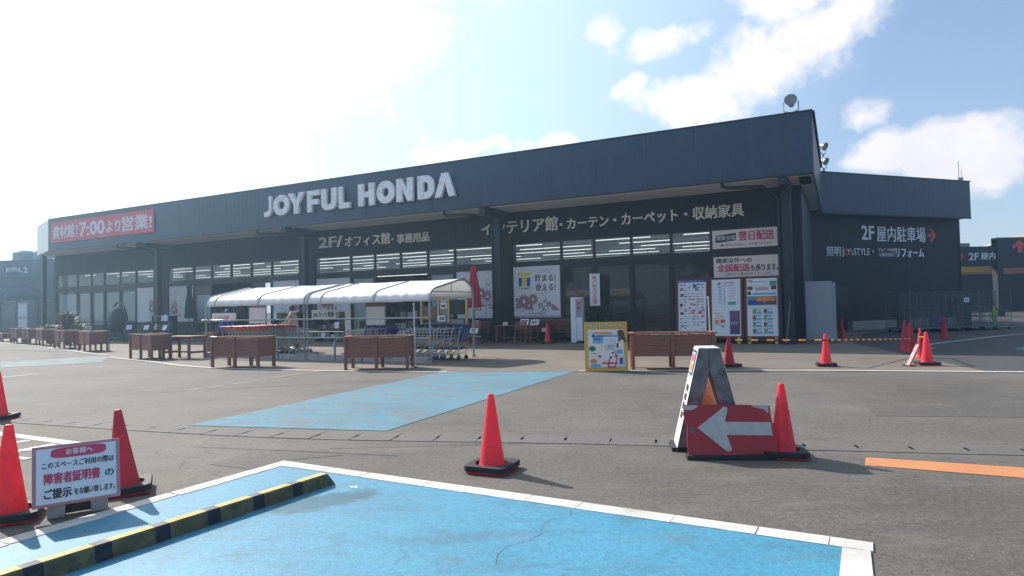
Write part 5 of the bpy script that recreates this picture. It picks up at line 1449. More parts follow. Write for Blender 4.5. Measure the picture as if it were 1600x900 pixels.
def chair_proto():
    t = thing('folding_chair', '', 'chair', (0, 0, 0), 0, 'folding wooden garden chairs'); m_ = M['teak']
    for sx in (-1, 1):
        b = MB(); b.bar((sx * .22, -.28, 0), (sx * .22, .20, .88), .025, .045); b.build('leg', m_, t)
        b = MB(); b.bar((sx * .19, .24, 0), (sx * .19, -.22, .46), .025, .045); b.build('leg', m_, t)
    for i in range(6):
        y = -.2 + i * .075; b = MB(); b.box(-.2, .2, y, y + .062, .44, .458); b.build('seat_slat', m_, t)
    for i in range(4):
        z = .56 + i * .085; b = MB(); y = .20 * (z / .88) + .0; b.box(-.21, .21, y - .01 - .03, y + .008 - .03, z, z + .06); b.build('back_slat', m_, t)
    b = MB(); b.box(-.22, .22, -.26, -.235, .04, .07); b.build('stretcher', m_, t)
    return t
def bench(label, s_, n_, rz, L=1.2):
    t = thing('garden_bench', label, 'bench', W(s_, n_), YAW + rz, 'slatted wooden garden benches'); m_ = M['teak']
    for sx in (-1, 1):
        b = MB(); b.box(sx * L / 2 - .03, sx * L / 2 + .03, -.25, -.19, 0, .62); b.build('leg', m_, t)
        b = MB(); b.box(sx * L / 2 - .03, sx * L / 2 + .03, .19, .25, 0, .92); b.build('leg', m_, t)
        b = MB(); b.box(sx * L / 2 - .035, sx * L / 2 + .035, -.27, .19, .622, .65); b.build('armrest', m_, t)
    for i in range(5):
        y = -.24 + i * .085; b = MB(); b.box(-L / 2 + .03, L / 2 - .03, y, y + .07, .42, .44); b.build('seat_slat', m_, t)
    b = MB(); b.box(-L / 2 + .03, L / 2 - .03, .2, .235, .86, .93); b.box(-L / 2 + .03, L / 2 - .03, .2, .235, .5, .54); b.build('back_rail', m_, t)
    n = int(L / .09)
    for i in range(n):
        x = -L / 2 + .06 + i * (L - .12) / n; b = MB(); b.box(x, x + .045, .205, .225, .541, .859); b.build('back_slat', m_, t)
    return t
ch = chair_proto()
for s_, n_, rz, lb in [(-13.6, 2.6, -25, 'folding chair furthest left, beside the closed red parasol'), (-12.9, 2.9, 15, 'folding chair in front of the closed red parasol'), (-12.0, 2.3, 10, 'folding chair just left of the wide navy column'),
                       (-11.4, 2.9, -12, 'folding chair with a price card on its seat right of the wide navy column'), (-11.9, 1.2, 0, 'folding chair close to the flower poster by the wide navy column'), (-9.6, 2.4, 20, 'folding chair just left of the cone by the furniture')]:
    put(ch, W(s_, n_), YAW + R(rz), lb)
table('garden_table', 'wooden slatted table between the folding chairs left of the navy column', -13.0, 1.9, 0, 1.5, .8, .72)
table('garden_table', 'long wooden slatted table right of the navy column under the T logo poster', -10.1, 1.7, 0, 1.7, .8, .72)
bench('wooden bench with a slatted back in front of the T logo poster', -9.65, .75, 0, 1.3)
bench('wooden bench with a slatted back next to the white cabinet', -8.35, .95, 0, 1.15)
def card(s_, n_, z, label, m_='board_white', w=.30, h=.21, rz=0):
    t = thing('price_card', label, 'price card', W(s_, n_, z), YAW + R(rz), 'price cards on the garden furniture')
    Mx = Matrix.Rotation(R(-28), 4, 'X'); b = MB(); b.M = Mx; b.box(-w / 2, w / 2, 0, .008, 0, h); b.build('card', M[m_], t)
    b = MB(); b.M = Mx; b.box(-w / 2 + .04, w / 2 - .04, -.004, -.001, h * .62, h * .8); b.box(-w / 2 + .04, w / 2 - .09, -.004, -.001, h * .25, h * .5); b.build('print', M['ink'], t)
    b = MB(); b.bar((0, .03, .1), (0, .12, .0), .02, .006); b.build('prop', M['steel'], t)
card(-13.5, 1.7, .72, 'white price card on the left end of the left garden table'); card(-13.0, 1.65, .72, 'beige price card in the middle of the left garden table', 'cream_print')
card(-12.05, 1.75, .74, 'white price card at the column end of the left garden table'); card(-12.3, 2.7, .46, 'white price card on the chair right of the red parasol'); card(-12.9, 2.9, .46, 'small white price card on the chair in front of the red parasol', w=.2, h=.16)
card(-11.4, 2.95, .46, 'white price card on the seat of the chair right of the column', w=.34); card(-10.7, 1.6, .72, 'small white price card at the left of the long table', w=.2, h=.14)
card(-9.9, 1.5, .72, 'beige price card in the middle of the long table', 'cream_print', w=.38, h=.27); card(-9.45, 1.45, .72, 'white price card at the right of the long table', w=.36, h=.24); card(-9.0, 1.5, .46, 'white price card on the bench behind the red cone', w=.2, h=.15)
# brown table beside the left planters
t = table('garden_table', 'dark wooden table standing between the planter and the cart shelter', -17.75, 10.9, R(4), 1.35, .75, .74, M['planter'])
t = thing('terracotta_pot', 'reddish rectangular pot behind the dark wooden table', 'pot', W(-19.9, 8.2), YAW)
b = MB(); b.box(-.3, .3, -.15, .15, .5, .72); b.build('trough', M['pot'], t, bevel=.01); b = MB(); b.box(-.28, .28, -.1, .1, 0, .5); b.build('stand', M['teak'], t); b = MB(); b.box(-.26, .26, -.12, .12, .721, .74); b.build('soil', M['soil'], t)
# closed parasols
def parasol(label, s_, n_, m_, ztop, zbot, r_):
    t = thing('closed_parasol', label, 'parasol', W(s_, n_), 0, 'closed garden parasols')
    b = MB(); n = 24; vs, fs = [], []
    zs = [(zbot, 1.0), (zbot + .02, 1.03), (zbot + (ztop - zbot) * .45, .80), (zbot + (ztop - zbot) * .72, .52), (ztop - .28, .44), (ztop - .25, .62), (ztop - .16, .55), (ztop - .06, .35), (ztop, .08)]
    for z, q in zs:
        for k in range(n):
            a = 2 * math.pi * k / n; rr = r_ * q * (.80 + .20 * math.cos(a * 8)); vs.append((rr * math.cos(a), rr * math.sin(a), z))
    for i in range(len(zs) - 1):
        for k in range(n): l = (k + 1) % n; fs.append((i * n + k, i * n + l, (i + 1) * n + l, (i + 1) * n + k))
    b.add(vs, fs); b.build('canopy', m_, t, smooth=True)
    b = MB(); b.tube([(0, 0, .05), (0, 0, ztop + .06)], .022, 8); b.build('pole', M['teak'], t)
    b = MB(); b.lathe([(.26, 0), (.26, .05), (.12, .09), (.04, .12)], 20); b.build('base', M['concrete'], t, smooth=True)
parasol('closed red parasol standing at the right end of the cart shelter', -12.08, 1.7, M['umb_red'], 3.20, 1.45, .31)
parasol('closed dark green parasol by the left shop windows', -29.4, 2.2, M['umb_green'], 3.05, 1.2, .26)
# rack with yellow posts
t = thing('display_rack', 'display rack of panels between pale yellow posts behind the shelter end', 'rack', W(-14.15, 2.6), YAW)
for x in (0, .85, 1.35, 2.2):
    b = MB(); b.box(x, x + .09, -.04, .04, .0, 2.15 if x < 2 else 1.9); b.build('post', M['pine'], t)
for z in (.25, 1.2, 2.05): b = MB(); b.box(.1, 2.19, .045, .075, z, z + .07); b.build('rail', M['brownboard'], t)
for i, (x0, x1, z0, z1, m_) in enumerate([(.12, .82, 1.0, 1.55, 'brownboard'), (.16, .80, 1.75, 2.0, 'greyboard'), (.12, .82, .35, .9, 'brownboard'), (.97, 1.33, .8, 1.15, 'greyboard'), (.97, 1.33, 1.18, 1.40, 'greyboard'), (1.0, 1.3, 1.45, 1.70, 'white_print'), (1.02, 1.28, 1.75, 1.98, 'white_print'), (1.47, 2.15, 1.2, 1.8, 'ink'), (1.5, 2.1, .4, 1.0, 'greyboard')]):
    b = MB(); b.box(x0, x1, -.02, .04, z0, z1); b.build('panel', M[m_], t)
b = MB(); b.box(1.04, 1.26, -.024, -.021, 1.52, 1.6); b.box(1.06, 1.24, -.024, -.021, 1.8, 1.92); b.build('print', M['ink'], t)
# dark goods racks along the windows behind the shelter
for i, (s_, w_, n_, lb) in enumerate([(-16.2, 1.5, 1.6, 'dark stacked goods trolley right of the open doorway'), (-20.6, 1.8, 1.8, 'dark furniture display left of the open doorway'), (-23.4, 1.6, 1.9, 'dark display stand before the middle column'), (-31.6, 1.4, 2.6, 'dark reclining chairs with price cards beside the green parasol'), (-27.0, 1.8, 2.4, 'dark goods rack behind the left end of the shelter')]):
    t = thing('goods_rack', lb, 'goods rack', W(s_, n_), YAW)
    for x in (0, w_ / 2, w_): b = MB(); b.box(x - .02, x + .02, -.25, .25, 0, 1.35); b.build('post', M['black_frame'], t)
    rr = random.Random(i)
    for z in (.15, .6, 1.05):
        b = MB(); b.box(0, w_, -.25, .25, z, z + .03); b.build('shelf', M['teak'], t)
        x = .08
        while x < w_ - .3:
            ww, hh_ = rr.uniform(.18, .34), rr.uniform(.15, .34); b = MB(); b.box(x, x + ww, -.2, .15, z + .031, z + .031 + hh_); b.build('box', M[rr.choice(['greyboard', 'brownboard', 'ink', 'board_white', 'greyink', 'ink'])], t); x += ww + .05
# sun loungers with cards left of the shelter
for i, (s_, n_, lb) in enumerate([(-33.0, 3.4, 'dark reclining chair right of the egg-shaped swing'), (-31.0, 3.8, 'dark reclining chair below the green parasol'), (-29.0, 4.2, 'dark reclining chair nearest the shelter')]):
    t = thing('reclining_chair', lb, 'chair', W(s_, n_), YAW + R(30 - 15 * i), 'dark reclining chairs')
    for sx in (-1, 1):
        b = MB(); b.tube([(sx * .3, -.5, .02), (sx * .3, .35, .55), (sx * .3, .6, 1.05)], .02, 6); b.tube([(sx * .3, .45, .02), (sx * .3, -.3, .45)], .02, 6); b.build('frame', M['black_frame'], t)
    b = MB(); b.add([(-.28, -.55, .38), (.28, -.55, .38), (.28, .2, .40), (-.28, .2, .40), (.28, .62, 1.08), (-.28, .62, 1.08)], [(0, 1, 2, 3), (3, 2, 4, 5)]); o = b.build('sling', M['jeans'], t); s = o.modifiers.new('t', 'SOLIDIFY'); s.thickness = .02
    b = MB(); b.add([(-.15, .3, .62), (.15, .3, .62), (.15, .42, .86), (-.15, .42, .86)], [(0, 1, 2, 3)]); o = b.build('price_sheet', M['board_white'], t); o.location = (0, -.05, .03)
# egg swing chair
t = thing('swing_chair', 'egg-shaped dark hanging chair on a curved stand by the left doors', 'swing chair', W(-34.9, 2.6), YAW + R(-15)); t.scale = (1.2, 1.2, 1.15)
b = MB(); pts = [(-.55, 0, .05), (.75, 0, .05)] ; b.tube(pts, .03, 8)
b.tube([(1.2 * math.cos(a) * .9 - .05, 0, .95 + .95 * math.sin(a)) for a in [R(-60 + i * 9) for i in range(22)]], .045, 8); b.tube([(0, -.6, .05), (0, .6, .05)], .03, 8); b.build('stand', M['black_frame'], t, smooth=True)
b = MB(); n = 16; vs, fs = [], []
for i in range(n + 1):
    a = math.pi * i / n
    for j in range(11):
        q = -math.pi / 2 + math.pi * j / 10; vs.append((-.35 + .42 * math.sin(a) * math.cos(q), .40 * math.sin(q) * math.sin(a), .98 - .62 * math.cos(a)))
for i in range(n):
    for j in range(10): fs.append((i * 11 + j, i * 11 + j + 1, (i + 1) * 11 + j + 1, (i + 1) * 11 + j))
b.add(vs, fs); o = b.build('basket', M['wicker'], t, smooth=True); o.rotation_euler = (0, R(12), 0); s = o.modifiers.new('t', 'SOLIDIFY'); s.thickness = .02
# A simple metal bench frame beside the swing
t = thing('metal_bench', 'thin metal bench in front of the left glass doors', 'bench', W(-38.2, 2.8), YAW)
b = MB()
for sx in (-.55, .55): b.tube([(sx, -.25, 0), (sx, -.25, .45), (sx, .2, .45), (sx, .25, .9)], .018, 6); b.tube([(sx, .2, .45), (sx, .25, 0)], .018, 6)
b.build('frame', M['black_frame'], t)
for i in range(4): b = MB(); b.box(-.6, .6, -.24 + i * .11, -.16 + i * .11, .455, .47); b.build('slat', M['steel'], t)
for i in range(3): b = MB(); b.box(-.6, .6, .21, .225, .56 + i * .11, .63 + i * .11); b.build('slat', M['steel'], t)
# spiky grasses
def grass_pot(label, x, y, z0, mats, n, h, spread, seed):
    t = thing('potted_grass', label, 'plant', (x, y, 0)); r_ = random.Random(seed)
    b = MB(); b.lathe([(.18, 0), (.26, z0), (.29, z0), (.29, z0 + .04), (.22, z0 + .04)], 16); b.build('pot', M['pot'], t, smooth=True)
    for m_, zf in mats:
        b = MB()
        for i in range(n):
            a = r_.uniform(0, 6.283); l = h * zf * r_.uniform(.55, 1.1); sp = spread * r_.uniform(.15, 1.1); w = r_.uniform(.016, .034)
            d = Vector((math.cos(a), math.sin(a), 0)); s_ = Vector((-d.y, d.x, 0)) * w; p0 = Vector((r_.uniform(-.15, .15), r_.uniform(-.15, .15), z0)); pts = []
            for k in range(5):
                u = k / 4; pts.append(p0 + d * sp * u ** 1.6 + Vector((0, 0, l * (u - .28 * u ** 3 * r_.uniform(.6, 1.4)))))
            vs = []; fs = []
            for k, p in enumerate(pts): q = 1 - (k / 4) ** 2 * .95; vs += [p - s_ * q, p + s_ * q]
            for k in range(4): fs.append((2 * k, 2 * k + 1, 2 * k + 3, 2 * k + 2))
            b.add(vs, fs)
        b.build('blades', m_, t, kind='stuff')
grass_pot('tall spiky plant with reddish leaves behind the far left planters', -23.0, 33.1, .75, [(M['leaf_red'], 1), (M['leaf'], 1.05), (M['steel'], 1.0)], 150, 1.25, .7, 4)
grass_pot('straw-yellow drooping grass next to the reddish spiky plant', -22.3, 32.8, .6, [(M['leaf_pale'], .8), (M['leaf'], .7)], 120, .8, .75, 5)
grass_pot('pale drooping plant at the left of the reddish spiky plant', -25.2, 34.9, .7, [(M['leaf_pale'], .7), (M['leaf'], .6)], 90, .6, .7, 6)
sheet('roof_shade_sheet', [tuple(W(s_, n_)[:2]) for s_, n_ in ((-42, .6), (-42, 3.2), (-34.8, 3.2), (-34.8, .6))], .014, M['teal'])  # dark sheet painting the roof's shadow before the left doors
for s_, lb in ((-15.6, 'low teal rug'),): pass

# ------------------------------------------------------------------ white cabinet, pet sign, poster boards, pale panels
t = thing('locker_cabinet', 'narrow white cabinet with grey compartments next to the wooden bench', 'cabinet', W(-7.62, 1.35), YAW + R(8)); t.scale = (.72, .8, 1)
b = MB(); b.box(-.30, -.02, -.28, .22, .03, 1.78); b.build('body', M['board_white'], t, bevel=.01)
b = MB(); b.box(-.018, .34, -.25, .20, .10, 1.78); b.build('body', M['pole_white'], t, bevel=.008)
for k in range(3): b = MB(); b.box(.0, .32, -.262, -.252, .15 + k * .28, .41 + k * .28); b.build('drawer', M['board_white'], t)
b = MB(); b.box(.0, .32, -.262, -.252, 1.02, 1.72); b.build('upper_door', M['grey_panel'], t)
b = MB(); b.box(.06, .26, -.27, -.263, 1.5, 1.62); b.box(.06, .26, -.27, -.263, 1.32, 1.42); b.build('print', M['red_banner'], t)
for x in (-.28, .3): b = MB(); b.box(x - .02, x + .02, -.2, .18, 0, .099 if x > 0 else .029); b.build('foot', M['trim'], t)
t = thing('pet_sign', 'yellow-edged folding sign board of the pet shop map at the white line', 'sign board', (1.60, 14.38, 0), R(-7))
t.rotation_euler = (0, 0, R(-7)); pw, ph = .95, 1.10; Mx = Matrix.Rotation(R(-5), 4, 'X'); 
b = MB(); b.M = Mx; b.box(0, pw, 0, .025, 0, ph); b.build('board', M['yellow_print'], t, bevel=.004)
b = MB(); b.M = Mx; b.box(.08, pw - .08, -.004, -.0005, .09, ph - .17); b.build('face', M['cream_print'], t)
def P3(name, m_, shapes, y):
    b = MB(); b.M = Mx
    for pts in shapes: b.add([(x, y, z) for x, z in pts], [tuple(range(len(pts)))])
    return b.build(name, m_, t)
rect = lambda x0, x1, z0, z1: [(x0, z0), (x1, z0), (x1, z1), (x0, z1)]
me = text_mesh('ペットワールド', .80, .135, .002, M['ink'], .03); me.transform(Mx @ Matrix.Translation((.065, -.003, .945))); link_mesh('lettering', me, t)
me = text_mesh('ペットワールド', .79, .125, .002, M['fabric'], .012); me.transform(Mx @ Matrix.Translation((.07, -.010, .95))); link_mesh('lettering', me, t)
P3('print', M['sky_print'], [rect(.18, .42, .62, .80), rect(.18, .78, .76, .82), oval(.24, .12, .12, .05, 16), rect(.66, .84, .38, .46)], -.0055)
P3('print', M['orange_print'], [rect(.22, .62, .83, .875), oval(.19, .22, .085, .045, 12), rect(.15, .24, .24, .27)], -.0065)
P3('print', M['green_print'], [oval(.17, .50, .085, .06, 14), rect(.12, .22, .46, .56)], -.006)
P3('print', M['brown_print'], [[(.72, .88), (.80, .93), (.87, .90), (.91, .70), (.93, .64), (.89, .63), (.86, .68), (.80, .70), (.77, .64), (.74, .66), (.76, .76)]], -.0062)
P3('print', M['red_banner'], [[(.50, .07), (.68, .07), (.74, .36), (.66, .38), (.66, .32), (.70, .30), (.66, .11), (.54, .11), (.56, .28), (.53, .28)], rect(.38, .72, .16, .20)], -.0068)
P3('print', M['pole_white'], [[(.73, .10), (.90, .10), (.88, .35), (.78, .36)], rect(.44, .70, .50, .72), oval(.18, .83, .09, .06, 14)], -.0058)
P3('print', M['blue_print'], [oval(.335, .33, .035, .035, 14), rect(.77, .84, .16, .30), rect(.22, .36, .70, .73), oval(.2, .79, .03, .05, 12)], -.0072)
P3('print', M['ink'], [rect(.50, .66, .53, .54), rect(.46, .66, .485, .495), rect(.5, .66, .57, .58), rect(.55, .60, .28, .33), oval(.62, .41, .03, .02, 10), rect(.74, .82, .46, .475), rect(.13, .28, .39, .40), rect(.71, .75, .52, .62)], -.0074)
P3('print', M['pink'], [oval(.38 + .012 * math.sin(i), .60 - .035 * i, .009, .009, 8) for i in range(6)], -.0076)
me = text_mesh('P', .028, .04, .002, M['white_print'], .02); me.transform(Mx @ Matrix.Translation((.322, -.0085, .31))); link_mesh('lettering', me, t)
b = MB(); b.box(.02, .07, .02, .04, 0, .95); b.box(pw - .07, pw - .02, .02, .04, 0, .95); 
b = MB(); b.bar((.1, .10, 1.0), (.1, .42, 0), .03); b.bar((pw - .1, .10, 1.0), (pw - .1, .42, 0), .03); b.bar((.1, .32, .3), (pw - .1, .32, .3), .03); b.build('back_leg', M['pine'], t)
random.seed(11)
def poster_board(s_, n_, w, z0, z1, label, fn):
    t = thing('poster_board', label, 'poster board', W(s_, n_), YAW, 'framed poster boards leaning by the wall')
    h = z1 - z0; lean = Matrix.Translation((0, 0, z0)) @ Matrix.Rotation(R(-4), 4, 'X')
    b = MB(); b.M = lean; b.box(0, w, 0, .03, 0, h); b.build('board', M['brownboard'], t)
    for x0, x1, za, zc in ((-.04, .03, -.03, h + .03), (w - .03, w + .04, -.03, h + .03), (.031, w - .031, -.03, .03), (.031, w - .031, h - .03, h + .03)):
        b = MB(); b.M = lean; b.box(x0, x1, -.02, .032, za, zc); b.build('frame', M['frame_red'], t)
    b = MB(); b.M = lean; b.box(.05, w - .05, -.004, -.001, .05, h - .05); b.build('poster_sheet', M['board_white'], t)
    cells = {}
    def pr(m_, x0, x1, za, zc, lay=0): cells.setdefault((m_, lay), []).append(((x0 * (w - .1) + .05), (x1 * (w - .1) + .05), za * (h - .1) + .05, zc * (h - .1) + .05))
    def wr(text, x, z, ww, hh_, m_, bold=.02):
        me = text_mesh(text, ww * (w - .1), hh_ * (h - .1), .002, M[m_], bold); me.transform(lean @ Matrix.Translation((x * (w - .1) + .05, -.0115, z * (h - .1) + .05))); link_mesh('lettering', me, t)
    fn(pr, wr)
    for (m_, lay), rs in cells.items():
        b = MB(); b.M = lean
        for x0, x1, za, zc in rs: b.box(x0, x1, -.0065 - .002 * lay, -.0045 - .002 * lay, za, zc)
        b.build('print', M[m_], t)
    for x in (.08, w - .15): b = MB(); b.box(x, x + .09, -.16, .22, .0, z0 + .02); b.build('foot', M['pine'] if z0 > .2 else M['concrete'], t)
def board1(pr, wr):
    pr('blue_print', 0, 1, .955, 1.0); wr('チラシ・インフォメーション', .04, .963, .9, .028, 'board_white', .02)
    for r_ in range(16):
        z = .90 - r_ * .055
        for c in range(6):
            if random.random() < .78:
                m_ = random.choice(['pink', 'greyink', 'palerose', 'rose', 'greyink', 'palerose']); x = .05 + c * .155; pr(m_, x, x + random.uniform(.05, .13), z, z + random.uniform(.008, .03))
    for z in (.62, .43, .27): pr('pink', .05, .93, z, z + .006)
    for x, z, m_ in ((.06, .80, 'rose'), (.08, .69, 'purple_print'), (.05, .50, 'brown_print'), (.07, .34, 'brown_print'), (.42, .52, 'orange_print'), (.45, .36, 'orange_print'), (.72, .36, 'pink'), (.55, .86, 'blue_print'), (.6, .80, 'green_print'), (.08, .1, 'sky_print')): pr(m_, x, x + .12, z, z + .05, 1)
def board2(pr, wr):
    wr('館内ご案内', .42, .925, .38, .03, 'pink', .03); pr('rose', .22, .32, .90, .95); pr('pink', .36, .78, .885, .895)
    for k in range(6):
        z = .84 - k * .052; pr('greyink', .22, .40, z, z + .004); pr('sky_print', .25, .36, z + .012, z + .03); pr('greyink', .62, .62 + random.uniform(.1, .25), z, z + .005, 0); pr('palerose', .60, .84, z + .02, z + .024, 0)
    pr('ink', .44, .455, .54, .84, 1); pr('green_print', .56, .84, .55, .60); pr('green_print', .22, .3, .86, .875)
    pr('greyink', 0, 1, .455, .458)
    for k in range(7): pr('orange_print', .06 + .05 * (k % 3), .3 + .06 * (k % 3), .40 - k * .035, .412 - k * .035)
    pr('orange_print', .1, .22, .22, .28, 1); pr('red_banner', .3, .45, .24, .29, 1); pr('sky_print', .32, .42, .15, .2, 1)
    pr('purple_print', .62, .97, .03, .44); wr('DIY', .66, .20, .25, .05, 'board_white', .0); 
    for k in range(5): pr('rose', .66, .92, .33 + k * .02, .335 + k * .02, 1)
def board3(pr, wr):
    wr('EASTER', .25, .925, .42, .03, 'rose', .0); pr('palerose', .05, .2, .93, .98); pr('green_print', .75, .97, .88, .95); pr('pink', .05, .95, .875, .879, 1)
    pr('brown_print', .02, .2, .80, .86); pr('palerose', .28, .72, .79, .85); pr('brown_print', .8, .97, .80, .87); pr('brown_print', .02, .14, .715, .775); pr('sky_print', .2, .95, .71, .75)
    pr('greyink', .02, .98, .53, .69); pr('blue_print', .04, .55, .54, .62, 1); pr('orange_print', .3, .9, .60, .67, 2); pr('brown_print', .6, .95, .55, .6, 3); pr('green_print', .1, .35, .635, .68, 3)
    pr('greyink', 0, 1, .50, .505)
    for r_ in range(4):
        for c in range(2):
            x, z = .18 + c * .36, .38 - r_ * .115; pr('brown_print' if (r_ + c) % 2 else 'green_print', x, x + .11, z, z + .075); pr('sky_print', x + .13, x + .30, z, z + .05, 1); pr('ink', x, x + .28, z + .08, z + .092)
            pr('yellow_print', x + .02, x + .08, z + .01, z + .035, 1)
poster_board(-3.86, .95, 1.10, .34, 2.36, 'left of the three framed poster boards, filled with rows of flyers', board1)
poster_board(-2.66, .95, 1.08, .22, 2.34, 'middle of the three framed poster boards, with a purple poster at the lower right', board2)
poster_board(-1.46, .95, 1.10, .22, 2.34, 'right of the three framed poster boards, with a grid of small pictures below', board3)
t = thing('leaning_panels', 'two tall pale grey panels standing upright at the corner of the store', 'panels', W(.42, .25), YAW)
lean = Matrix.Rotation(R(-2), 4, 'X')
b = MB(); b.M = lean; b.box(.02, .86, 0, .06, .07, 2.13); b.build('panel', M['grey_panel'], t, bevel=.004)
b = MB(); b.M = lean; b.box(.18, .96, .07, .13, .07, 2.08); b.build('panel', M['grey_panel'], t, bevel=.004)
b = MB(); b.box(-.02, 1.06, -.12, .3, .0, .06); b.build('base', M['worn_metal'], t)
b = MB(); b.bar((.2, .12, 1.6), (.3, .8, .03), .04); b.bar((.8, .12, 1.6), (.8, .8, .03), .04); b.build('prop', M['pine'], t)
t = thing('broom_handle', 'thin pale stick leaning on the navy column beside the poster boards', 'stick', W(.0, 1.25), YAW)
b = MB(); b.tube([(-.15, -.1, .05), (.02, .02, 1.45)], .013, 6); b.build('stick', M['greyboard'], t); b = MB(); b.box(-.22, -.08, -.14, -.06, 0, .09); b.build('brush', M['ink'], t)

# ------------------------------------------------------------------ roll cages
def cage_proto():
    t = thing('roll_cage', '', 'roll cage', (0, 0, 0), 0, 'empty steel roll cages'); w, d, h0, h1 = .92, .72, .18, 1.72
    b = MB()
    for x in (0, w):
        for y in (0, d): b.tube([(x, y, .12), (x, y, h1)], .014, 6)
        b.tube([(x, 0, h1), (x, d, h1)], .014, 6); b.tube([(x, 0, h0), (x, d, h0)], .014, 6)
    b.tube([(0, d, h1), (w, d, h1)], .014, 6); b.tube([(0, 0, h0), (w, 0, h0)], .014, 6); b.tube([(0, d, h0), (w, d, h0)], .014, 6)
    b.build('frame', M['cage'], t, smooth=True)
    for nm, (p0, p1) in (('mesh_side', ((0, 0), (0, d))), ('mesh_side', ((w, 0), (w, d))), ('mesh_back', ((0, d), (w, d))), ('mesh_front', ((0, 0), (w, 0)))):
        b = MB(); n = 7 if nm != 'mesh_side' else 5
        top = h1 if nm != 'mesh_front' else 1.10
        for k in range(1, n): f = k / n; x, y = p0[0] + (p1[0] - p0[0]) * f, p0[1] + (p1[1] - p0[1]) * f; b.bar((x, y, h0), (x, y, top), .007)
        z = h0 + .22
        while z < top + .01: b.bar((*p0, z), (*p1, z), .009); z += .22
        b.build(nm, M['cage'], t)
    b = MB(); b.box(.01, w - .01, .01, d - .01, h0 - .03, h0 - .005); b.build('deck', M['cage'], t)
    for x in (.08, w - .08):
        for y in (.08, d - .08): b = MB(); b.tube([(x, y - .02, .055), (x, y + .02, .055)], .055, 10); b.build('wheel', M['wheel'], t); b = MB(); b.box(x - .02, x + .02, y - .02, y + .02, .06, .15); b.build('fork', M['cage'], t)
    return t
cg = cage_proto()
NAMES = ['leftmost', 'second', 'third', 'fourth', 'fifth', 'rightmost']
for i in range(6):
    p = Vector((16.75 + i * .93, 27.0 + i * .27, 0)); put(cg, p, R(15.5) + R(random.uniform(-3, 3)), f'{NAMES[i]} {"" if i in (0, 5) else "from the left "}roll cage of the front row against the right wing')
for i in range(5):
    p = Vector((16.8 + i * .95, 27.85 + i * .27, 0)); put(cg, p, R(15.5) + R(random.uniform(-4, 4)), f'{NAMES[i]} {"" if i == 0 else "from the left "}roll cage of the rear row against the right wing')
for i, (x, y, w_, h_, m_, lb) in enumerate([(16.55, 27.25, .6, 1.3, 'cage_green', 'green sheet inside the leftmost roll cage'), (18.4, 27.9, .6, .5, 'purple_print', 'dark bundle inside the third roll cage'), (19.6, 28.0, .8, 1.2, 'cage_green', 'green sheet inside the fourth roll cage')]):
    t = thing('load', lb, 'sheet', (x, y, .2), R(15)); b = MB(); b.box(0, w_, .2, .24, 0, h_); b.box(.02, w_ - .02, .17, .198, h_ * .3, h_ * .34); b.build('sheet', M[m_], t)
t = thing('tag_sign', 'small pale blue notice hung on the fourth roll cage', 'notice', (19.62, 27.85, 1.25), R(15)); b = MB(); b.box(0, .28, -.03, -.02, 0, .2); b.build('sheet', M['board_white'], t)
b = MB(); b.box(.03, .25, -.034, -.031, .05, .08); b.box(.03, .2, -.034, -.031, .12, .15); b.build('print', M['blue_print'], t)
t = thing('bollard', 'lime yellow bollard at the far right by the garage', 'bollard', (24.2, 32.2, 0), 0)
b = MB(); b.lathe([(.06, .1), (.06, .25), (.12, .35), (.12, .75), (.06, .85), (.05, 1.0), (.01, 1.02)], 14); b.build('post', M['lime'], t, smooth=True); b = MB(); b.lathe([(.18, 0), (.18, .06), (.07, .1)], 14); b.build('base', M['cone_rubber'], t)

# ------------------------------------------------------------------ what the windows mirror: cars and trees behind the photographer
def car(label, x, y, rz, paint):
    t = thing('parked_car', label, 'car', (x, y, 0), rz, 'parked cars mirrored in the shop windows')
    prof_ = [(-2.1, .35), (-2.15, .6), (-2.05, .85), (-1.3, .95), (-.75, 1.42), (-.2, 1.5), (.8, 1.48), (1.5, 1.35), (1.95, .95), (2.1, .8), (2.12, .4), (2.0, .28), (-1.95, .28)]
    b = MB(); b.prism(list(reversed(prof_)), -.84, .84, 0, FR); b.build('body', paint, t, bevel=.09)
    gl = [(-1.12, .97), (-.70, 1.36), (-.2, 1.43), (.8, 1.41), (1.42, 1.28), (1.72, .97)]
    b = MB(); b.prism(list(reversed(gl)), -.848, .848, 0, FR); b.build('side_window', M['black_frame'], t)
    b = MB(); b.add([(-1.31, -.7, .965), (-1.31, .7, .965), (-.80, .66, 1.405), (-.80, -.66, 1.405)], [(0, 1, 2, 3)]); b.build('windscreen', M['black_frame'], t)
    for sx in (-1.3, 1.3):
        for sy in (-1, 1):
            b = MB(); b.tube([(sx, sy * .68, .32), (sx, sy * .86, .32)], .32, 20); w_ = b.build('wheel', M['wheel'], t); b = MB(); b.tube([(sx, sy * .862, .32), (sx, sy * .87, .32)], .2, 14); b.build('rim', M['steel'], w_)
    for sy in (-1, 1):
        b = MB(); b.box(-2.14, -2.0, sy * .6 - .15, sy * .6 + .15, .62, .76); b.build('headlight', M['plate_white'], t, bevel=.03)
        b = MB(); b.box(2.05, 2.13, sy * .62 - .12, sy * .62 + .12, .75, .92); b.build('tail_light', M['red_plate'], t)
M['paint_white'] = mat('white_car_paint', (.62, .62, .64), rough=.25, coat=.6, var=.02); M['paint_dark'] = mat('dark_car_paint', (.03, .035, .05), rough=.25, coat=.6, var=.02); M['paint_silver'] = mat('silver_car_paint', (.35, .36, .38), rough=.3, metal=.5, coat=.5, var=.02)
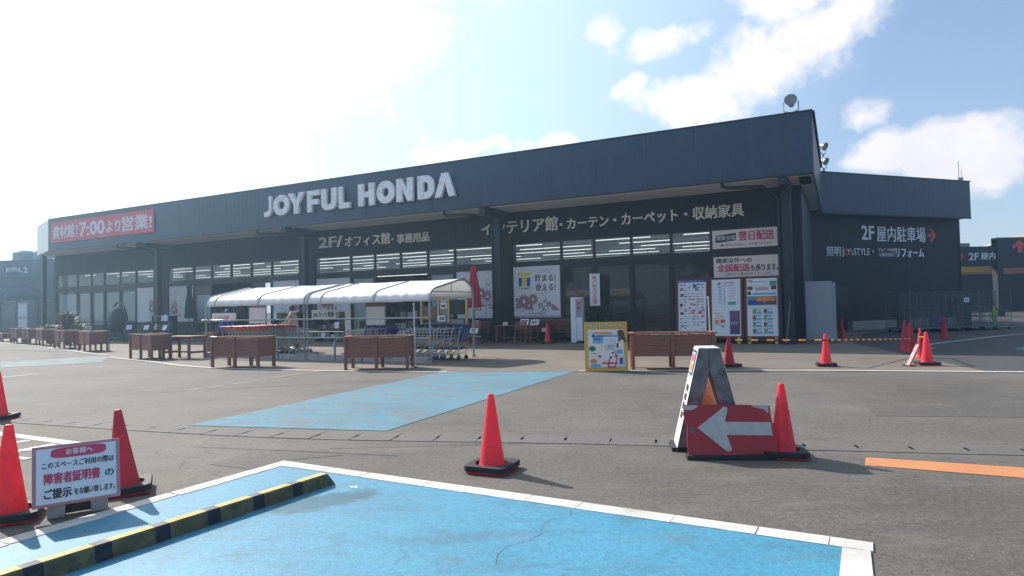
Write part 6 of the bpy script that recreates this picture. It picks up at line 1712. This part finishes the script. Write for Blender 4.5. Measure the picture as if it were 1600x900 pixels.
for i, (x, y, rz, p_, lb) in enumerate([(-6, -7, 60, 'paint_silver', 'silver car parked behind the photographer on the left'), (2.5, -6, 62, 'paint_white', 'white car parked right behind the photographer'), (9, -8, 60, 'paint_silver', 'silver car parked behind the photographer on the right'), (-14, -3, 62, 'paint_white', 'white car parked far to the left of the photographer'), (16, -12, 62, 'paint_dark', 'dark car parked far to the right behind the photographer'), (-22, 2, 62, 'paint_dark', 'dark car parked at the far left of the lot')]):
    car(lb, x, y, R(rz), M[p_])
def tree(label, x, y, h, seed):
    t = thing('tree', label, 'tree', (x, y, 0), 0, 'trees mirrored in the shop windows'); r_ = random.Random(seed)
    b = MB(); b.tube([(0, 0, 0), (.1, 0, h * .3), (.0, .1, h * .6)], [.22, .16, .06], 8)
    for i in range(7): a = r_.uniform(0, 6.28); b.tube([(0, 0, h * (.25 + .05 * i)), (math.cos(a) * h * .2, math.sin(a) * h * .2, h * (.42 + .06 * i))], [.08, .03], 5)
    b.build('trunk', M['teak'], t, smooth=True)
    b = MB()
    cl = [(r_.gauss(0, h * .16), r_.gauss(0, h * .16), h * r_.uniform(.4, .95), h * r_.uniform(.08, .15)) for _ in range(16)]
    for i in range(1500):
        cx, cy, cz, cr_ = r_.choice(cl); v = Vector((r_.gauss(0, 1), r_.gauss(0, 1), r_.gauss(0, 1))).normalized() * cr_ * r_.uniform(.6, 1.1); p = Vector((cx, cy, cz)) + v
        a = Vector((r_.gauss(0, 1), r_.gauss(0, 1), r_.gauss(0, 1))).normalized() * .22; c = a.cross(Vector((r_.gauss(0, 1), r_.gauss(0, 1), r_.gauss(0, 1)))).normalized() * .16
        b.add([p - a, p - c, p + a, p + c], [(0, 1, 2, 3)])
    b.build('crown', M['leaf'], t, kind='stuff')
for i, (x, y, h) in enumerate([(-30, -22, 8), (-18, -28, 9), (-6, -31, 7.5), (6, -33, 9.5), (18, -30, 8), (31, -26, 9), (-40, -8, 8)]):
    tree(['leafy tree at the left edge of the lot', 'broad tree left behind the cars', 'low tree behind the silver car', 'tallest tree behind the white car', 'leafy tree right behind the cars', 'broad tree at the right edge of the lot', 'leafy tree far left of the lot'][i], x, y, h, 50 + i)

for o in bpy.data.objects:
    if o.type == 'MESH' and o.name.split('.')[0] in ('flower_print', 'print'):
        o['kind'] = 'stuff'                  # printed marks, too small to pick apart

# ------------------------------------------------------------------ haze volume added to imitate veiling lens glare
if HAZE:
    b = MB(); b.box(-95, 90, -50, 85, -1.2, 12.5)
    hzm = bpy.data.materials.new('haze'); hzm.use_nodes = True; nt = hzm.node_tree; nt.nodes.clear()
    out = nt.nodes.new('ShaderNodeOutputMaterial'); pv = nt.nodes.new('ShaderNodeVolumePrincipled')
    pv.inputs['Color'].default_value = (.48, .76, 1, 1); pv.inputs['Density'].default_value = HAZE; pv.inputs['Anisotropy'].default_value = .72
    nt.links.new(pv.outputs[0], out.inputs['Volume'])
    b.build('haze', hzm, kind='stuff')
